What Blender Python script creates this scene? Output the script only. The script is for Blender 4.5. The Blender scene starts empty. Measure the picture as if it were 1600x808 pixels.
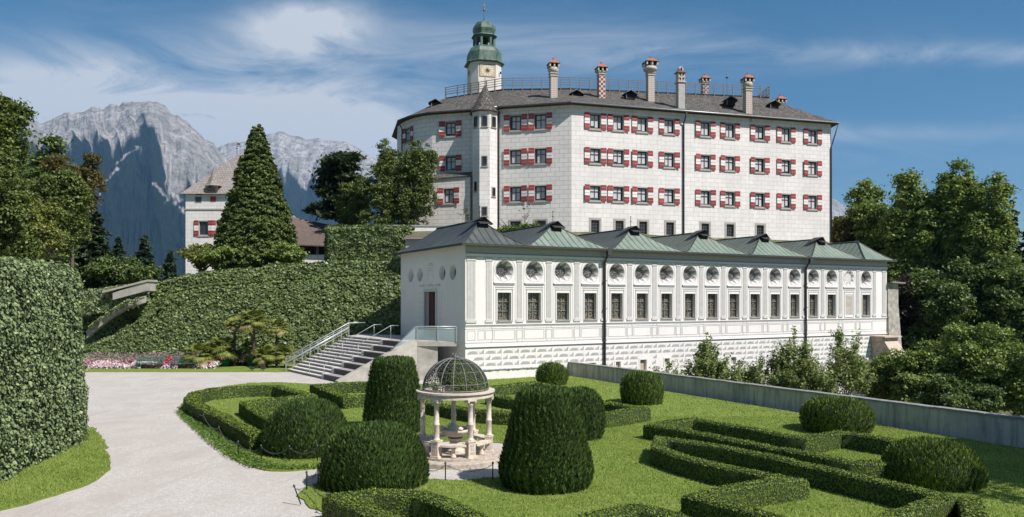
import bpy, bmesh, math, random
import numpy as np
from mathutils import Vector, Matrix
R = math.radians
rng = np.random.default_rng(7)
random.seed(7)
scene = bpy.context.scene
COL = scene.collection
# ------------------------------------------------------------------ camera, sky, sun
F = 1193.0; HZ = 470.0; CH = 5.2
cd = bpy.data.cameras.new('camera'); cam = bpy.data.objects.new('camera', cd); COL.objects.link(cam)
cam.location = (0, 0, CH); cam.rotation_euler = (R(90), 0, 0)
cd.sensor_width = 36; cd.lens = 36 * F / 1600; cd.shift_y = (HZ - 404) / 1600
cd.clip_start = .1; cd.clip_end = 60000
scene.camera = cam
SUN_EL = R(49); S = Vector((.78 * math.cos(SUN_EL), -.6258 * math.cos(SUN_EL), math.sin(SUN_EL)))
w = bpy.data.worlds.new('World'); scene.world = w; w.use_nodes = True
nt = w.node_tree; N = nt.nodes; L = nt.links
for n in list(N): N.remove(n)
def nn(t, **k):
    n = N.new(t)
    for a, b in k.items(): setattr(n, a, b)
    return n
sky = nn('ShaderNodeTexSky', sky_type='NISHITA'); sky.sun_disc = False; sky.sun_elevation = SUN_EL
sky.sun_rotation = math.atan2(S.x, S.y); sky.altitude = 600; sky.dust_density = .1; sky.ozone_density = 1.6; sky.air_density = 1.0
tc = nn('ShaderNodeTexCoord'); sep = nn('ShaderNodeSeparateXYZ'); L.new(tc.outputs['Generated'], sep.inputs[0])
def M(op, a, b=None, c=None):
    n = nn('ShaderNodeMath', operation=op)
    for i, v in enumerate((a, b, c)):
        if v is None: continue
        if isinstance(v, (int, float)): n.inputs[i].default_value = v
        else: L.new(v, n.inputs[i])
    return n.outputs[0]
zc = M('ADD', M('MAXIMUM', sep.outputs[2], 0.0), .12)
cmb = nn('ShaderNodeCombineXYZ'); L.new(M('DIVIDE', sep.outputs[0], zc), cmb.inputs[0]); L.new(M('DIVIDE', sep.outputs[1], zc), cmb.inputs[1])
mp = nn('ShaderNodeMapping'); mp.inputs['Scale'].default_value = (.55, .8, 1); mp.inputs['Rotation'].default_value = (0, 0, R(-25)); mp.inputs['Location'].default_value = (3.3, 1.4, 0)
L.new(cmb.outputs[0], mp.inputs[0])
def noise(vec, scale, detail=6, rough=.55, dist=0.0):
    n = nn('ShaderNodeTexNoise'); n.inputs['Scale'].default_value = scale; n.inputs['Detail'].default_value = detail
    n.inputs['Roughness'].default_value = rough; n.inputs['Distortion'].default_value = dist; L.new(vec, n.inputs['Vector']); return n.outputs['Fac']
def smooth(v, a, b):
    n = nn('ShaderNodeMapRange', interpolation_type='SMOOTHSTEP'); n.inputs[1].default_value = a; n.inputs[2].default_value = b; L.new(v, n.inputs[0]); return n.outputs[0]
big = noise(mp.outputs[0], .9, 4, .5, .4); fine = noise(mp.outputs[0], 3.0, 10, .66, 1.6)
# cirrus bank towards the left of the view (azimuth) and thinner to the right
az = M('DIVIDE', sep.outputs[0], M('MAXIMUM', sep.outputs[1], .05))
def bump(v, c, wd):
    d = M('DIVIDE', M('SUBTRACT', v, c), wd); return M('EXPONENT', M('MULTIPLY', M('MULTIPLY', d, d), -1.0))
el = M('DIVIDE', sep.outputs[2], M('MAXIMUM', sep.outputs[1], .05))
def blob(ax, ay, wx, wy, k=1.0): return M('MULTIPLY', M('MULTIPLY', bump(az, ax, wx), bump(el, ay, wy)), k)
mass = M('ADD', M('ADD', blob(-.44, .235, .26, .075, 1.35), blob(-.27, .36, .075, .03, 1.25)), M('ADD', blob(-.25, .20, .18, .05, .55), blob(-.62, .25, .15, .07, .7)))
mass = M('ADD', mass, M('ADD', blob(.05, .33, .35, .035, .38), blob(.55, .325, .3, .014, .42)))
mass = M('ADD', mass, blob(.5, .22, .3, .012, .25))
cov = M('MULTIPLY', M('MULTIPLY', mass, 1.35), smooth(M('ADD', M('MULTIPLY', big, .5), M('MULTIPLY', fine, .65)), .34, .72))
cov = M('ADD', cov, M('MULTIPLY', smooth(M('ADD', M('MULTIPLY', big, .5), M('MULTIPLY', fine, .5)), .5, .8), .16))
fill_cloud = M('MULTIPLY', smooth(sep.outputs[2], .5, .75), M('MULTIPLY', smooth(big, .35, .6), .55)); cov = M('MINIMUM', M('ADD', cov, fill_cloud), .85)  # unseen cloud overhead, added as neutral fill light
mix = nn('ShaderNodeMix', data_type='RGBA'); L.new(cov, mix.inputs['Factor'])
hs = nn('ShaderNodeHueSaturation'); hs.inputs['Saturation'].default_value = 1.32; hs.inputs['Value'].default_value = 1.06; hs.inputs['Hue'].default_value = .49
L.new(sky.outputs[0], hs.inputs['Color']); L.new(hs.outputs[0], mix.inputs['A']); mix.inputs['B'].default_value = (9.6, 9.9, 10.3, 1)
bg = nn('ShaderNodeBackground'); bg.inputs[1].default_value = .066; L.new(mix.outputs['Result'], bg.inputs[0])
out = nn('ShaderNodeOutputWorld'); L.new(bg.outputs[0], out.inputs[0])
sl = bpy.data.lights.new('sun', 'SUN'); sl.energy = 5.0; sl.angle = R(.53); sl.color = (1, .945, .895)
so = bpy.data.objects.new('sun', sl); COL.objects.link(so); so.rotation_euler = (-S).to_track_quat('-Z', 'Y').to_euler(); so.location = (30, -20, 60)
vs = scene.view_settings; scene.display_settings.display_device = 'sRGB'
vs.view_transform = 'Standard'; vs.look = 'None'; vs.gamma = 1; vs.use_curve_mapping = False; vs.exposure = .3
cy = scene.cycles; cy.max_bounces = 6; cy.diffuse_bounces = 3; cy.transparent_max_bounces = 8; cy.volume_bounces = 0
cy.use_denoising = True; cy.sample_clamp_indirect = 8
# ------------------------------------------------------------------ helpers
def G(px, py, z=0.0):
    """ground point at height z seen at a photograph pixel"""
    Y = F * (CH - z) / (py - HZ); return Vector(((px - 800) / F * Y, Y, z))
def P(px, py, Y): return Vector(((px - 800) / F * Y, Y, CH - (py - HZ) / F * Y))
MATS = {}
class NB:
    def __init__(s, name):
        s.m = bpy.data.materials.new(name); s.m.use_nodes = True; s.t = s.m.node_tree; s.N = s.t.nodes; s.L = s.t.links
        s.b = s.N['Principled BSDF']; s.o = s.N['Material Output']; MATS[name] = s.m
        s.tc = s.N.new('ShaderNodeTexCoord')
    def n(s, t, **k):
        n = s.N.new(t)
        for a, b in k.items(): setattr(n, a, b)
        return n
    def put(s, sock, v):
        if v is None: return
        if hasattr(v, 'is_linked') or hasattr(v, 'links'): s.L.new(v, sock)
        elif isinstance(v, tuple): sock.default_value = v if len(v) == len(sock.default_value) else v + (1,)
        else: sock.default_value = v
    def noise(s, scale, detail=5, rough=.55, dist=0, vec=None, sc=None):
        v = vec or s.tc.outputs['Object']
        if sc:
            m = s.n('ShaderNodeMapping'); m.inputs['Scale'].default_value = sc; s.L.new(v, m.inputs[0]); v = m.outputs[0]
        n = s.n('ShaderNodeTexNoise'); n.inputs['Scale'].default_value = scale; n.inputs['Detail'].default_value = detail
        n.inputs['Roughness'].default_value = rough; n.inputs['Distortion'].default_value = dist; s.L.new(v, n.inputs['Vector']); return n.outputs['Fac']
    def ramp(s, v, *stops):
        r = s.n('ShaderNodeValToRGB'); e = r.color_ramp.elements
        while len(e) < len(stops): e.new(.5)
        for i, (p, c) in enumerate(stops):
            e[i].position = p; e[i].color = (c if isinstance(c, tuple) else (c, c, c)) + (1,)
        s.L.new(v, r.inputs[0]); return r.outputs[0]
    def mix(s, f, a, b, mode='MIX'):
        m = s.n('ShaderNodeMix', data_type='RGBA', blend_type=mode); s.put(m.inputs['Factor'], f); s.put(m.inputs['A'], a); s.put(m.inputs['B'], b); return m.outputs['Result']
    def math(s, op, a, b=0.0):
        m = s.n('ShaderNodeMath', operation=op); s.put(m.inputs[0], a); s.put(m.inputs[1], b); return m.outputs[0]
    def bump(s, h, strength=.3, dist=.02):
        b = s.n('ShaderNodeBump'); b.inputs['Strength'].default_value = strength; b.inputs['Distance'].default_value = dist
        s.L.new(h, b.inputs['Height']); s.L.new(b.outputs[0], s.b.inputs['Normal'])
    def fin(s, col, rough=.7, **k):
        s.put(s.b.inputs['Base Color'], col); s.put(s.b.inputs['Roughness'], rough)
        for a, v in k.items(): s.put(s.b.inputs[a.replace('_', ' ')], v)
        return s.m
def simple(name, c, rough=.7, var=.25, scale=3.0, bump=0.0, **k):
    b = NB(name); n = b.noise(scale, 6, .6)
    m = b.ramp(n, (.3, tuple(x * (1 - var) for x in c)), (.7, tuple(min(1, x * (1 + var)) for x in c)))
    if bump: b.bump(n, bump, .02)
    return b.fin(m, rough, **k)
def brickmat(name, col, mortar, bw, bh, ms=.02, rough=.8, off=.5, var=.08, dirt=.12):
    b = NB(name); t = b.n('ShaderNodeTexBrick'); b.L.new(b.tc.outputs['UV'], t.inputs['Vector'])
    t.inputs['Scale'].default_value = 1; t.inputs['Brick Width'].default_value = bw; t.inputs['Row Height'].default_value = bh
    t.inputs['Mortar Size'].default_value = ms; t.inputs['Mortar Smooth'].default_value = .1; t.offset = off
    t.inputs['Color1'].default_value = col + (1,); t.inputs['Color2'].default_value = tuple(x * (1 - var) for x in col) + (1,); t.inputs['Mortar'].default_value = mortar + (1,)
    n1 = b.noise(.35, 7, .6); n2 = b.noise(1.2, 6, .6, sc=(3, 3, .35))
    c = b.mix(b.ramp(n1, (.35, 0.0), (.75, dirt * 1.6)), t.outputs['Color'], tuple(x * .62 for x in col))
    c = b.mix(b.ramp(n2, (.45, 0.0), (.8, dirt)), c, tuple(x * .5 for x in col))
    b.bump(t.outputs['Fac'], .25, -.02)
    return b.fin(c, rough)
def foliage(name, dark, light, rough=.5, trans=.25, spec=.3, yellow=None):
    b = NB(name); g = b.n('ShaderNodeNewGeometry')
    r = g.outputs['Random Per Island']; n = b.noise(.9, 3, .5)
    f = b.math('ADD', b.math('MULTIPLY', r, .6), b.math('MULTIPLY', n, .5))
    stops = [(.1, dark), (.85, light)]
    if yellow: stops.append((1.0, yellow))
    c = b.ramp(f, *stops)
    b.fin(c, rough, Specular_IOR_Level=spec)
    t = b.n('ShaderNodeBsdfTranslucent'); b.put(t.inputs[0], b.mix(.5, c, (.25, .35, .03)))
    m = b.n('ShaderNodeMixShader'); m.inputs[0].default_value = trans
    b.L.new(b.b.outputs[0], m.inputs[1]); b.L.new(t.outputs[0], m.inputs[2]); b.L.new(m.outputs[0], b.o.inputs[0])
    return b.m
# mesh builder
class MB:
    def __init__(s): s.v = []; s.f = []; s.m = []; s.sm = []
    def pts(s, ps):
        i = len(s.v); s.v.extend([tuple(p) for p in ps]); return list(range(i, i + len(ps)))
    def face(s, ps, m=0, sm=False): s.f.append(s.pts(ps)); s.m.append(m); s.sm.append(sm)
    def idx(s, ids, m=0, sm=False): s.f.append(list(ids)); s.m.append(m); s.sm.append(sm)
    def box(s, x0, x1, y0, y1, z0, z1, m=0, fr=None):
        c = [(x0, y0, z0), (x1, y0, z0), (x1, y1, z0), (x0, y1, z0), (x0, y0, z1), (x1, y0, z1), (x1, y1, z1), (x0, y1, z1)]
        if fr: c = [fr(*p) for p in c]
        i = s.pts(c)
        for q in ((0, 3, 2, 1), (4, 5, 6, 7), (0, 1, 5, 4), (1, 2, 6, 5), (2, 3, 7, 6), (3, 0, 4, 7)): s.idx([i[k] for k in q], m)
    def prism(s, poly, z0, z1, m=0, fr=None, mtop=None):
        n = len(poly); f = fr or (lambda x, y, z: (x, y, z))
        a = s.pts([f(x, y, z0) for x, y in poly]); b = s.pts([f(x, y, z1) for x, y in poly])
        for k in range(n): s.idx([a[k], a[(k + 1) % n], b[(k + 1) % n], b[k]], m)
        s.idx(b, m if mtop is None else mtop); s.idx(a[::-1], m)
    def lathe(s, prof, n=16, c=(0, 0), m=0, sm=True, rot=0.0, sx=1, sy=1, cap=True):
        rings = []
        for r, z in prof:
            rings.append(s.pts([(c[0] + r * math.cos(rot + 2 * math.pi * k / n) * sx, c[1] + r * math.sin(rot + 2 * math.pi * k / n) * sy, z) for k in range(n)]))
        for a, b in zip(rings, rings[1:]):
            for k in range(n): s.idx([a[k], a[(k + 1) % n], b[(k + 1) % n], b[k]], m, sm)
        if cap: s.idx(rings[0][::-1], m); s.idx(rings[-1], m)
    def tube(s, path, r, n=6, m=0, closed=False, r1=None, sm=True):
        path = [Vector(p) for p in path]; k = len(path); rings = []
        for i, p in enumerate(path):
            a = path[(i - 1) % k] if (closed or i > 0) else p; b = path[(i + 1) % k] if (closed or i < k - 1) else p
            d = (b - a).normalized(); u = d.cross(Vector((0, 0, 1)))
            if u.length < .05: u = d.cross(Vector((1, 0, 0)))
            u.normalize(); v = d.cross(u); rr = r if r1 is None else r + (r1 - r) * i / (k - 1)
            rings.append(s.pts([p + (u * math.cos(2 * math.pi * j / n) + v * math.sin(2 * math.pi * j / n)) * rr for j in range(n)]))
        for i in range(k if closed else k - 1):
            a = rings[i]; b = rings[(i + 1) % k]
            for j in range(n): s.idx([a[j], a[(j + 1) % n], b[(j + 1) % n], b[j]], m, sm)
        if not closed: s.idx(rings[0], m); s.idx(rings[-1][::-1], m)
    def build(s, name, mats, parent=None, fix=True):
        me = bpy.data.meshes.new(name); me.from_pydata(s.v, [], s.f)
        if not isinstance(mats, (list, tuple)): mats = [mats]
        for m in mats: me.materials.append(m)
        me.polygons.foreach_set('material_index', s.m); me.polygons.foreach_set('use_smooth', s.sm)
        if fix:
            bm = bmesh.new(); bm.from_mesh(me); bmesh.ops.remove_doubles(bm, verts=bm.verts, dist=1e-5); bmesh.ops.recalc_face_normals(bm, faces=bm.faces); bm.to_mesh(me); bm.free()
        autouv(me)
        o = bpy.data.objects.new(name, me); COL.objects.link(o)
        if parent: o.parent = parent
        return o
def autouv(me):
    uv = me.uv_layers.new(name='UVMap'); nl = len(me.loops)
    if nl == 0: return
    vi = np.empty(nl, int); me.loops.foreach_get('vertex_index', vi)
    co = np.empty(len(me.vertices) * 3); me.vertices.foreach_get('co', co); co = co.reshape(-1, 3)
    pn = np.empty(len(me.polygons) * 3); me.polygons.foreach_get('normal', pn); pn = pn.reshape(-1, 3)
    lt = np.empty(len(me.polygons), int); me.polygons.foreach_get('loop_total', lt)
    n = np.repeat(pn, lt, axis=0); p = co[vi]
    t = np.stack([-n[:, 1], n[:, 0], np.zeros(len(n))], 1); ln = np.linalg.norm(t, axis=1); flat = ln < .02
    t[flat] = (1, 0, 0); t /= np.linalg.norm(t, axis=1)[:, None]; b = np.cross(n, t); b[flat] = (0, 1, 0)
    uv.data.foreach_set('uv', np.stack([(p * t).sum(1), (p * b).sum(1)], 1).ravel())
def np_mesh(name, V, nper, mats, parent=None, mi=None, link=True):
    """V (n,nper,3): n separate polygons"""
    V = np.asarray(V, np.float32); n = len(V); me = bpy.data.meshes.new(name)
    me.vertices.add(n * nper); me.vertices.foreach_set('co', V.ravel()); me.loops.add(n * nper); me.loops.foreach_set('vertex_index', np.arange(n * nper, dtype=np.int32))
    me.polygons.add(n); me.polygons.foreach_set('loop_start', np.arange(n, dtype=np.int32) * nper)
    if not isinstance(mats, (list, tuple)): mats = [mats]
    for m in mats: me.materials.append(m)
    if mi is not None: me.polygons.foreach_set('material_index', mi)
    me.update(calc_edges=True); me.validate()
    o = bpy.data.objects.new(name, me); COL.objects.link(o)
    if parent: o.parent = parent
    return o
def unit(v): return v / np.maximum(np.linalg.norm(v, axis=1), 1e-9)[:, None]
def leafquads(Pp, Nn, size, aspect=1.6, tilt=.6, up=0.0):
    """leaf shaped quads at Pp, facing roughly Nn"""
    n = len(Pp); Nn = unit(Nn + rng.normal(0, tilt, (n, 3)))
    d = rng.normal(0, 1, (n, 3)); d[:, 2] += up * 3 if up else 0
    a = unit(d - (d * Nn).sum(1)[:, None] * Nn); b = np.cross(Nn, a)
    s = (size * rng.uniform(.65, 1.3, n))[:, None]
    L_ = a * s * aspect / 2; W_ = b * s / 2; bend = Nn * s * .12
    return np.stack([Pp - L_ - bend, Pp + W_ - L_ * .1 + bend * .5, Pp + L_ - bend, Pp - W_ - L_ * .1 + bend * .5], 1)
def join(o, others):
    """merge separate mesh objects (body + its leaves) into one mesh object"""
    bm = bmesh.new(); bm.from_mesh(o.data)
    base = list(o.data.materials)
    for q in others:
        mi = len(base); n0 = len(bm.faces); base += list(q.data.materials); bm.from_mesh(q.data); bm.faces.ensure_lookup_table()
        for k in range(n0, len(bm.faces)): bm.faces[k].material_index += mi
    me = bpy.data.meshes.new(o.name)
    for m in base: me.materials.append(m)
    bm.to_mesh(me); bm.free()
    old = o.data; o.data = me; bpy.data.meshes.remove(old)
    for q in others: d = q.data; bpy.data.objects.remove(q); bpy.data.meshes.remove(d)
    return o
def leafy(name, body, leafV, mats, parent=None):
    """one mesh made of a solid body (MB) and leaf quads"""
    me = bpy.data.meshes.new(name); bv = np.array(body.v, np.float32).reshape(-1, 3); nb = len(bv)
    n = len(leafV); nper = leafV.shape[1]; allv = np.concatenate([bv, leafV.reshape(-1, 3).astype(np.float32)])
    me.vertices.add(len(allv)); me.vertices.foreach_set('co', allv.ravel())
    bl = [i for f in body.f for i in f]; lt = [len(f) for f in body.f]
    li = np.concatenate([np.array(bl, np.int32), np.arange(n * nper, dtype=np.int32) + nb])
    me.loops.add(len(li)); me.loops.foreach_set('vertex_index', li)
    ls = np.concatenate([np.concatenate([[0], np.cumsum(lt)[:-1]]) if lt else [], np.arange(n) * nper + len(bl)]).astype(np.int32)
    me.polygons.add(len(ls)); me.polygons.foreach_set('loop_start', ls)
    for m in mats: me.materials.append(m)
    me.polygons.foreach_set('material_index', np.concatenate([np.zeros(len(lt), np.int32), np.ones(n, np.int32)]))
    me.update(calc_edges=True); me.validate()
    o = bpy.data.objects.new(name, me); COL.objects.link(o)
    if parent: o.parent = parent
    return o
def tag(o, label=None, cat=None, group=None, kind=None):
    if label: o['label'] = label
    if cat: o['category'] = cat
    if group: o['group'] = group
    if kind: o['kind'] = kind
    return o
def empty(name, loc, label, cat, group=None, rz=0.0):
    o = bpy.data.objects.new(name, None); COL.objects.link(o); o.location = loc; o.rotation_euler = (0, 0, rz); o.empty_display_size = .3
    return tag(o, label, cat, group)
def shift(o, root):
    """o was built in world coordinates: hang it under root without moving it"""
    o.data.transform(Matrix.Rotation(-root.rotation_euler.z, 4, 'Z') @ Matrix.Translation(-Vector(root.location)))
    o.parent = root; return o
def copy_tree(o, parent=None):
    c = o.copy(); COL.objects.link(c); c.parent = parent
    for ch in list(o.children): copy_tree(ch, c)
    return c
def vnoise(x, y, seed=0):
    def h(i, j):
        n = (i * 374761393 + j * 668265263 + seed * 1442695) & 0xffffffff; n = ((n ^ (n >> 13)) * 1274126177) & 0xffffffff
        return ((n ^ (n >> 16)) & 0xffff) / 65535.0
    xi = np.floor(x).astype(np.int64); yi = np.floor(y).astype(np.int64); fx = x - xi; fy = y - yi
    fx = fx * fx * (3 - 2 * fx); fy = fy * fy * (3 - 2 * fy)
    return (h(xi, yi) * (1 - fx) + h(xi + 1, yi) * fx) * (1 - fy) + (h(xi, yi + 1) * (1 - fx) + h(xi + 1, yi + 1) * fx) * fy
def fbm(x, y, o=5, seed=0, ridge=False):
    t = 0; a = 1; s = 0
    for k in range(o):
        v = vnoise(x * 2 ** k, y * 2 ** k, seed + k * 17)
        if ridge: v = 1 - abs(2 * v - 1)
        t = t + a * v; s += a; a *= .5
    return t / s
# ------------------------------------------------------------------ materials
b = NB('white_render'); n1 = b.noise(.5, 7, .6); n2 = b.noise(1.0, 6, .6, sc=(4, 4, .4))
c = b.mix(b.ramp(n1, (.4, 0.0), (.75, .25)), (.75, .72, .69), (.54, .515, .49)); c = b.mix(b.ramp(n2, (.5, 0.0), (.8, .2)), c, (.45, .43, .4)); white = b.fin(c, .85)
b = NB('stained_wall'); n1 = b.noise(.8, 7, .65); n2 = b.noise(1.3, 7, .65, sc=(3, 3, .3)); n3 = b.noise(9, 5, .6)
c = b.mix(b.ramp(n1, (.35, 0.0), (.65, .8)), (.50, .47, .43), (.28, .27, .245)); c = b.mix(b.ramp(n2, (.48, 0.0), (.68, .8)), c, (.13, .125, .11)); b.bump(n3, .3, .02); wallmat = b.fin(c, .9)
b = NB('plinth_wall'); n1 = b.noise(.6, 7, .65); n2 = b.noise(1.5, 7, .65, sc=(2, 2, .5))
c = b.mix(b.ramp(n1, (.45, 0.0), (.7, .4)), (.74, .72, .68), (.5, .47, .43)); c = b.mix(b.ramp(n2, (.58, 0.0), (.7, .7)), c, (.3, .28, .25)); plinth = b.fin(c, .9)
grey_paint = simple('grey_sgraffito', (.35, .345, .335), .85, .12)
lt_paint = simple('pale_sgraffito', (.56, .545, .52), .85, .08)
dk_paint = simple('dark_sgraffito', (.22, .22, .22), .85, .15)
ashlar = brickmat('painted_ashlar', (.78, .745, .715), (.50, .475, .46), 1.05, .5, .022, dirt=.34)
ashlar_old = brickmat('weathered_ashlar', (.76, .72, .685), (.42, .40, .385), 1.0, .5, .025, dirt=.2)
glass = simple('window_glass', (.02, .025, .03), .12, .3, 1.5, Specular_IOR_Level=.6)
curtain = simple('curtain', (.5, .5, .52), .8, .1)
frame_stone = simple('window_surround', (.36, .33, .30), .85, .15)
sash = simple('window_sash', (.06, .05, .05), .6, .2)
olive = simple('ochre_sash', (.24, .21, .11), .6, .15)
b = NB('leaded_glass'); v = b.n('ShaderNodeTexVoronoi'); v.inputs['Scale'].default_value = 11; b.L.new(b.tc.outputs['UV'], v.inputs['Vector'])
lead = b.fin(b.ramp(v.outputs['Distance'], (.0, (.035, .036, .04)), (.45, (.03, .03, .03)), (.62, (.17, .165, .16))), .3)
b = NB('shutter_red'); oi = b.n('ShaderNodeObjectInfo'); n1 = b.noise(7, 6, .65)
c = b.mix(b.ramp(n1, (.35, 0.0), (.7, .6)), b.ramp(oi.outputs['Random'], (0, (.20, .010, .016)), (1, (.38, .030, .036))), (.30, .05, .05)); red = b.fin(c, .65); shw = simple('shutter_white', (.72, .70, .66), .6, .08, 8)
dark = simple('dark_void', (.015, .014, .013), .9, .2)
b = NB('wood_shingles'); t = b.n('ShaderNodeTexBrick'); b.L.new(b.tc.outputs['UV'], t.inputs['Vector']); t.inputs['Scale'].default_value = 1
t.inputs['Brick Width'].default_value = .3; t.inputs['Row Height'].default_value = .3; t.inputs['Mortar Size'].default_value = .03
t.inputs['Color1'].default_value = (.045, .04, .036, 1); t.inputs['Color2'].default_value = (.22, .20, .18, 1); t.inputs['Mortar'].default_value = (.03, .028, .025, 1)
nz = b.noise(.9, 10, .8); c = b.mix(b.ramp(nz, (.35, 0.0), (.62, .7)), t.outputs['Color'], (.05, .044, .038)); b.bump(nz, .8, .15); shingle = b.fin(c, .9)
b = NB('pale_shingles'); t = b.n('ShaderNodeTexBrick'); b.L.new(b.tc.outputs['UV'], t.inputs['Vector']); t.inputs['Scale'].default_value = 1
t.inputs['Brick Width'].default_value = .35; t.inputs['Row Height'].default_value = .35; t.inputs['Mortar Size'].default_value = .03
t.inputs['Color1'].default_value = (.26, .23, .21, 1); t.inputs['Color2'].default_value = (.36, .33, .31, 1); t.inputs['Mortar'].default_value = (.12, .1, .09, 1)
nz = b.noise(1.5, 8, .7); c = b.mix(b.ramp(nz, (.3, 0.0), (.75, .6)), t.outputs['Color'], (.17, .14, .125)); pshingle = b.fin(c, .9)
brown_roof = simple('brown_shingles', (.115, .085, .072), .9, .3, 4, .4)
def copper(name, a, bb, seam=.55):
    b = NB(name); w_ = b.n('ShaderNodeTexWave', wave_type='BANDS', bands_direction='X'); w_.inputs['Scale'].default_value = 1 / seam * .314; b.L.new(b.tc.outputs['UV'], w_.inputs['Vector'])
    n1 = b.noise(.9, 7, .65); n2 = b.noise(6, 5, .6, vec=b.tc.outputs['UV'], sc=(1, .12, 1))
    c = b.mix(b.ramp(n1, (.35, 0.0), (.7, 1.0)), a, bb); c = b.mix(b.ramp(n2, (.4, 0.0), (.7, .45)), c, tuple(x * .55 for x in a))
    c = b.mix(b.ramp(w_.outputs['Fac'], (.86, 0.0), (.97, .65)), c, tuple(x * .3 for x in a)); b.bump(b.ramp(w_.outputs['Fac'], (.85, 0.0), (1.0, 1.0)), .8, .05)
    return b.fin(c, .55)
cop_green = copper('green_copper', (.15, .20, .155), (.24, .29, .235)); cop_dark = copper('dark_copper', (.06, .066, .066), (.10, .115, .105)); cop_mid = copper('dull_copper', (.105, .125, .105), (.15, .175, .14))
b = NB('patina_dome'); n1 = b.noise(1.2, 7, .7, sc=(2, 2, .5)); pat = b.fin(b.ramp(n1, (.35, (.025, .04, .032)), (.52, (.07, .13, .10)), (.75, (.16, .25, .195))), .5)
lead_dark = simple('dark_metal', (.045, .045, .045), .5, .2); steel = simple('galvanised_steel', (.42, .44, .45), .4, .1, Metallic=.5)
timber = simple('weathered_timber', (.2, .18, .16), .85, .25); dktimber = simple('dark_timber', (.05, .04, .035), .85, .25)
terracotta = simple('terracotta', (.32, .11, .06), .8, .25, 6); stucco = simple('chimney_stucco', (.45, .41, .35), .85, .2, 4); redpaint = simple('red_paint', (.33, .06, .045), .8, .15)
concrete = simple('concrete', (.40, .37, .33), .9, .3, 1.6, .2); tread = simple('pale_tread', (.60, .57, .54), .8, .12, 5); riser = simple('stair_side', (.31, .285, .265), .85, .15); shadowp = simple('shadow_black', (.035, .032, .035), .6, .2)
marble = simple('pale_marble', (.60, .52, .43), .6, .2, 7, .15); iron = simple('wrought_iron', (.05, .055, .05), .6, .3, 10); iron_lt = simple('grey_iron', (.16, .165, .15), .6, .3, 10)
rough_stone = simple('rubble_stone', (.33, .31, .27), .95, .45, 2.5, .6); pink_stone = simple('sandstone', (.50, .41, .33), .9, .22, 3, .3)
bench_green = simple('bench_green', (.03, .17, .13), .5, .15); pot_green = simple('planter_green', (.03, .22, .12), .5, .15)
doorred = simple('dark_red_door', (.07, .02, .017), .5, .3, 5)
bark = simple('bark', (.09, .07, .055), .95, .4, 6, .5); bark_pale = simple('pale_bark', (.18, .15, .12), .95, .3, 6, .4)
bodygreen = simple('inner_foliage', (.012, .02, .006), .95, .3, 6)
f_ivy = foliage('ivy_leaves', (.022, .045, .012), (.30, .37, .17), .45, .12, .4)
f_ivy2 = foliage('creeper_leaves', (.022, .042, .011), (.22, .28, .10), .45, .15, .4)
f_box = foliage('box_leaves', (.02, .04, .007), (.19, .255, .038), .6, .06, .2)
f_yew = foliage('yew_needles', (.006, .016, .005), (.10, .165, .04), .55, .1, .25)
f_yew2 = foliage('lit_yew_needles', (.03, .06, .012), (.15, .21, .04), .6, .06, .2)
f_tree = foliage('tree_leaves', (.025, .048, .012), (.27, .35, .085), .5, .25)
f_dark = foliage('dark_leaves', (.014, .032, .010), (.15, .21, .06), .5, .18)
f_olive = foliage('olive_leaves', (.05, .065, .014), (.27, .29, .075), .5, .25)
f_rust = foliage('bronze_leaves', (.045, .04, .015), (.13, .10, .035), .5, .25)
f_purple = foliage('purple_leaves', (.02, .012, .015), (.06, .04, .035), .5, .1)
f_pine = foliage('pine_needles', (.010, .022, .010), (.035, .06, .022), .6, .08)
f_mid = foliage('mid_leaves', (.018, .036, .010), (.17, .215, .055), .5, .2)
f_young = foliage('young_leaves', (.06, .09, .025), (.26, .32, .10), .5, .3)
f_con = foliage('cypress_needles', (.018, .034, .010), (.16, .21, .055), .6, .12)
f_blue = foliage('blue_spruce_needles', (.015, .032, .02), (.04, .07, .04), .6, .08)
f_palm = foliage('palm_fronds', (.07, .10, .02), (.28, .30, .08), .5, .25)
f_dry = foliage('dry_fronds', (.16, .11, .05), (.34, .26, .14), .7, .15)
f_weed = foliage('clover_leaves', (.06, .11, .02), (.15, .24, .05), .5, .3)
# ------------------------------------------------------------------ ground
def sheet(name, poly, z, m, kind='structure', bottom=None):
    mb = MB()
    if bottom is None: mb.face([(p[0], p[1], z) for p in poly])
    else: mb.prism([(p[0], p[1]) for p in poly], bottom, z)
    o = mb.build(name, m); bm = bmesh.new(); bm.from_mesh(o.data); bmesh.ops.triangulate(bm, faces=bm.faces); bm.to_mesh(o.data); bm.free(); autouv_redo(o)
    return tag(o, kind=kind)
def autouv_redo(o):
    while o.data.uv_layers: o.data.uv_layers.remove(o.data.uv_layers[0])
    autouv(o.data)
b = NB('gravel'); n1 = b.noise(26, 4, .7); n2 = b.noise(.5, 6, .6); n3 = b.noise(70, 2, .6); n4 = b.noise(.9, 7, .7, sc=(.5, .22, 1), dist=1.5)
n5 = b.noise(7, 6, .75); c = b.ramp(n1, (.3, (.30, .28, .26)), (.5, (.52, .49, .46)), (.68, (.74, .705, .67))); c = b.mix(b.ramp(n5, (.42, .55), (.6, 0.0)), c, (.33, .30, .275))
c = b.mix(b.ramp(n2, (.42, 0.0), (.6, .5)), c, (.40, .355, .31)); c = b.mix(b.ramp(n4, (.5, 0.0), (.62, .45)), c, (.36, .33, .30))
c = b.mix(b.ramp(n3, (.6, 0.0), (.75, .5)), c, (.25, .23, .21)); b.bump(n1, .5, .03); gravel = b.fin(c, .95)
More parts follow.
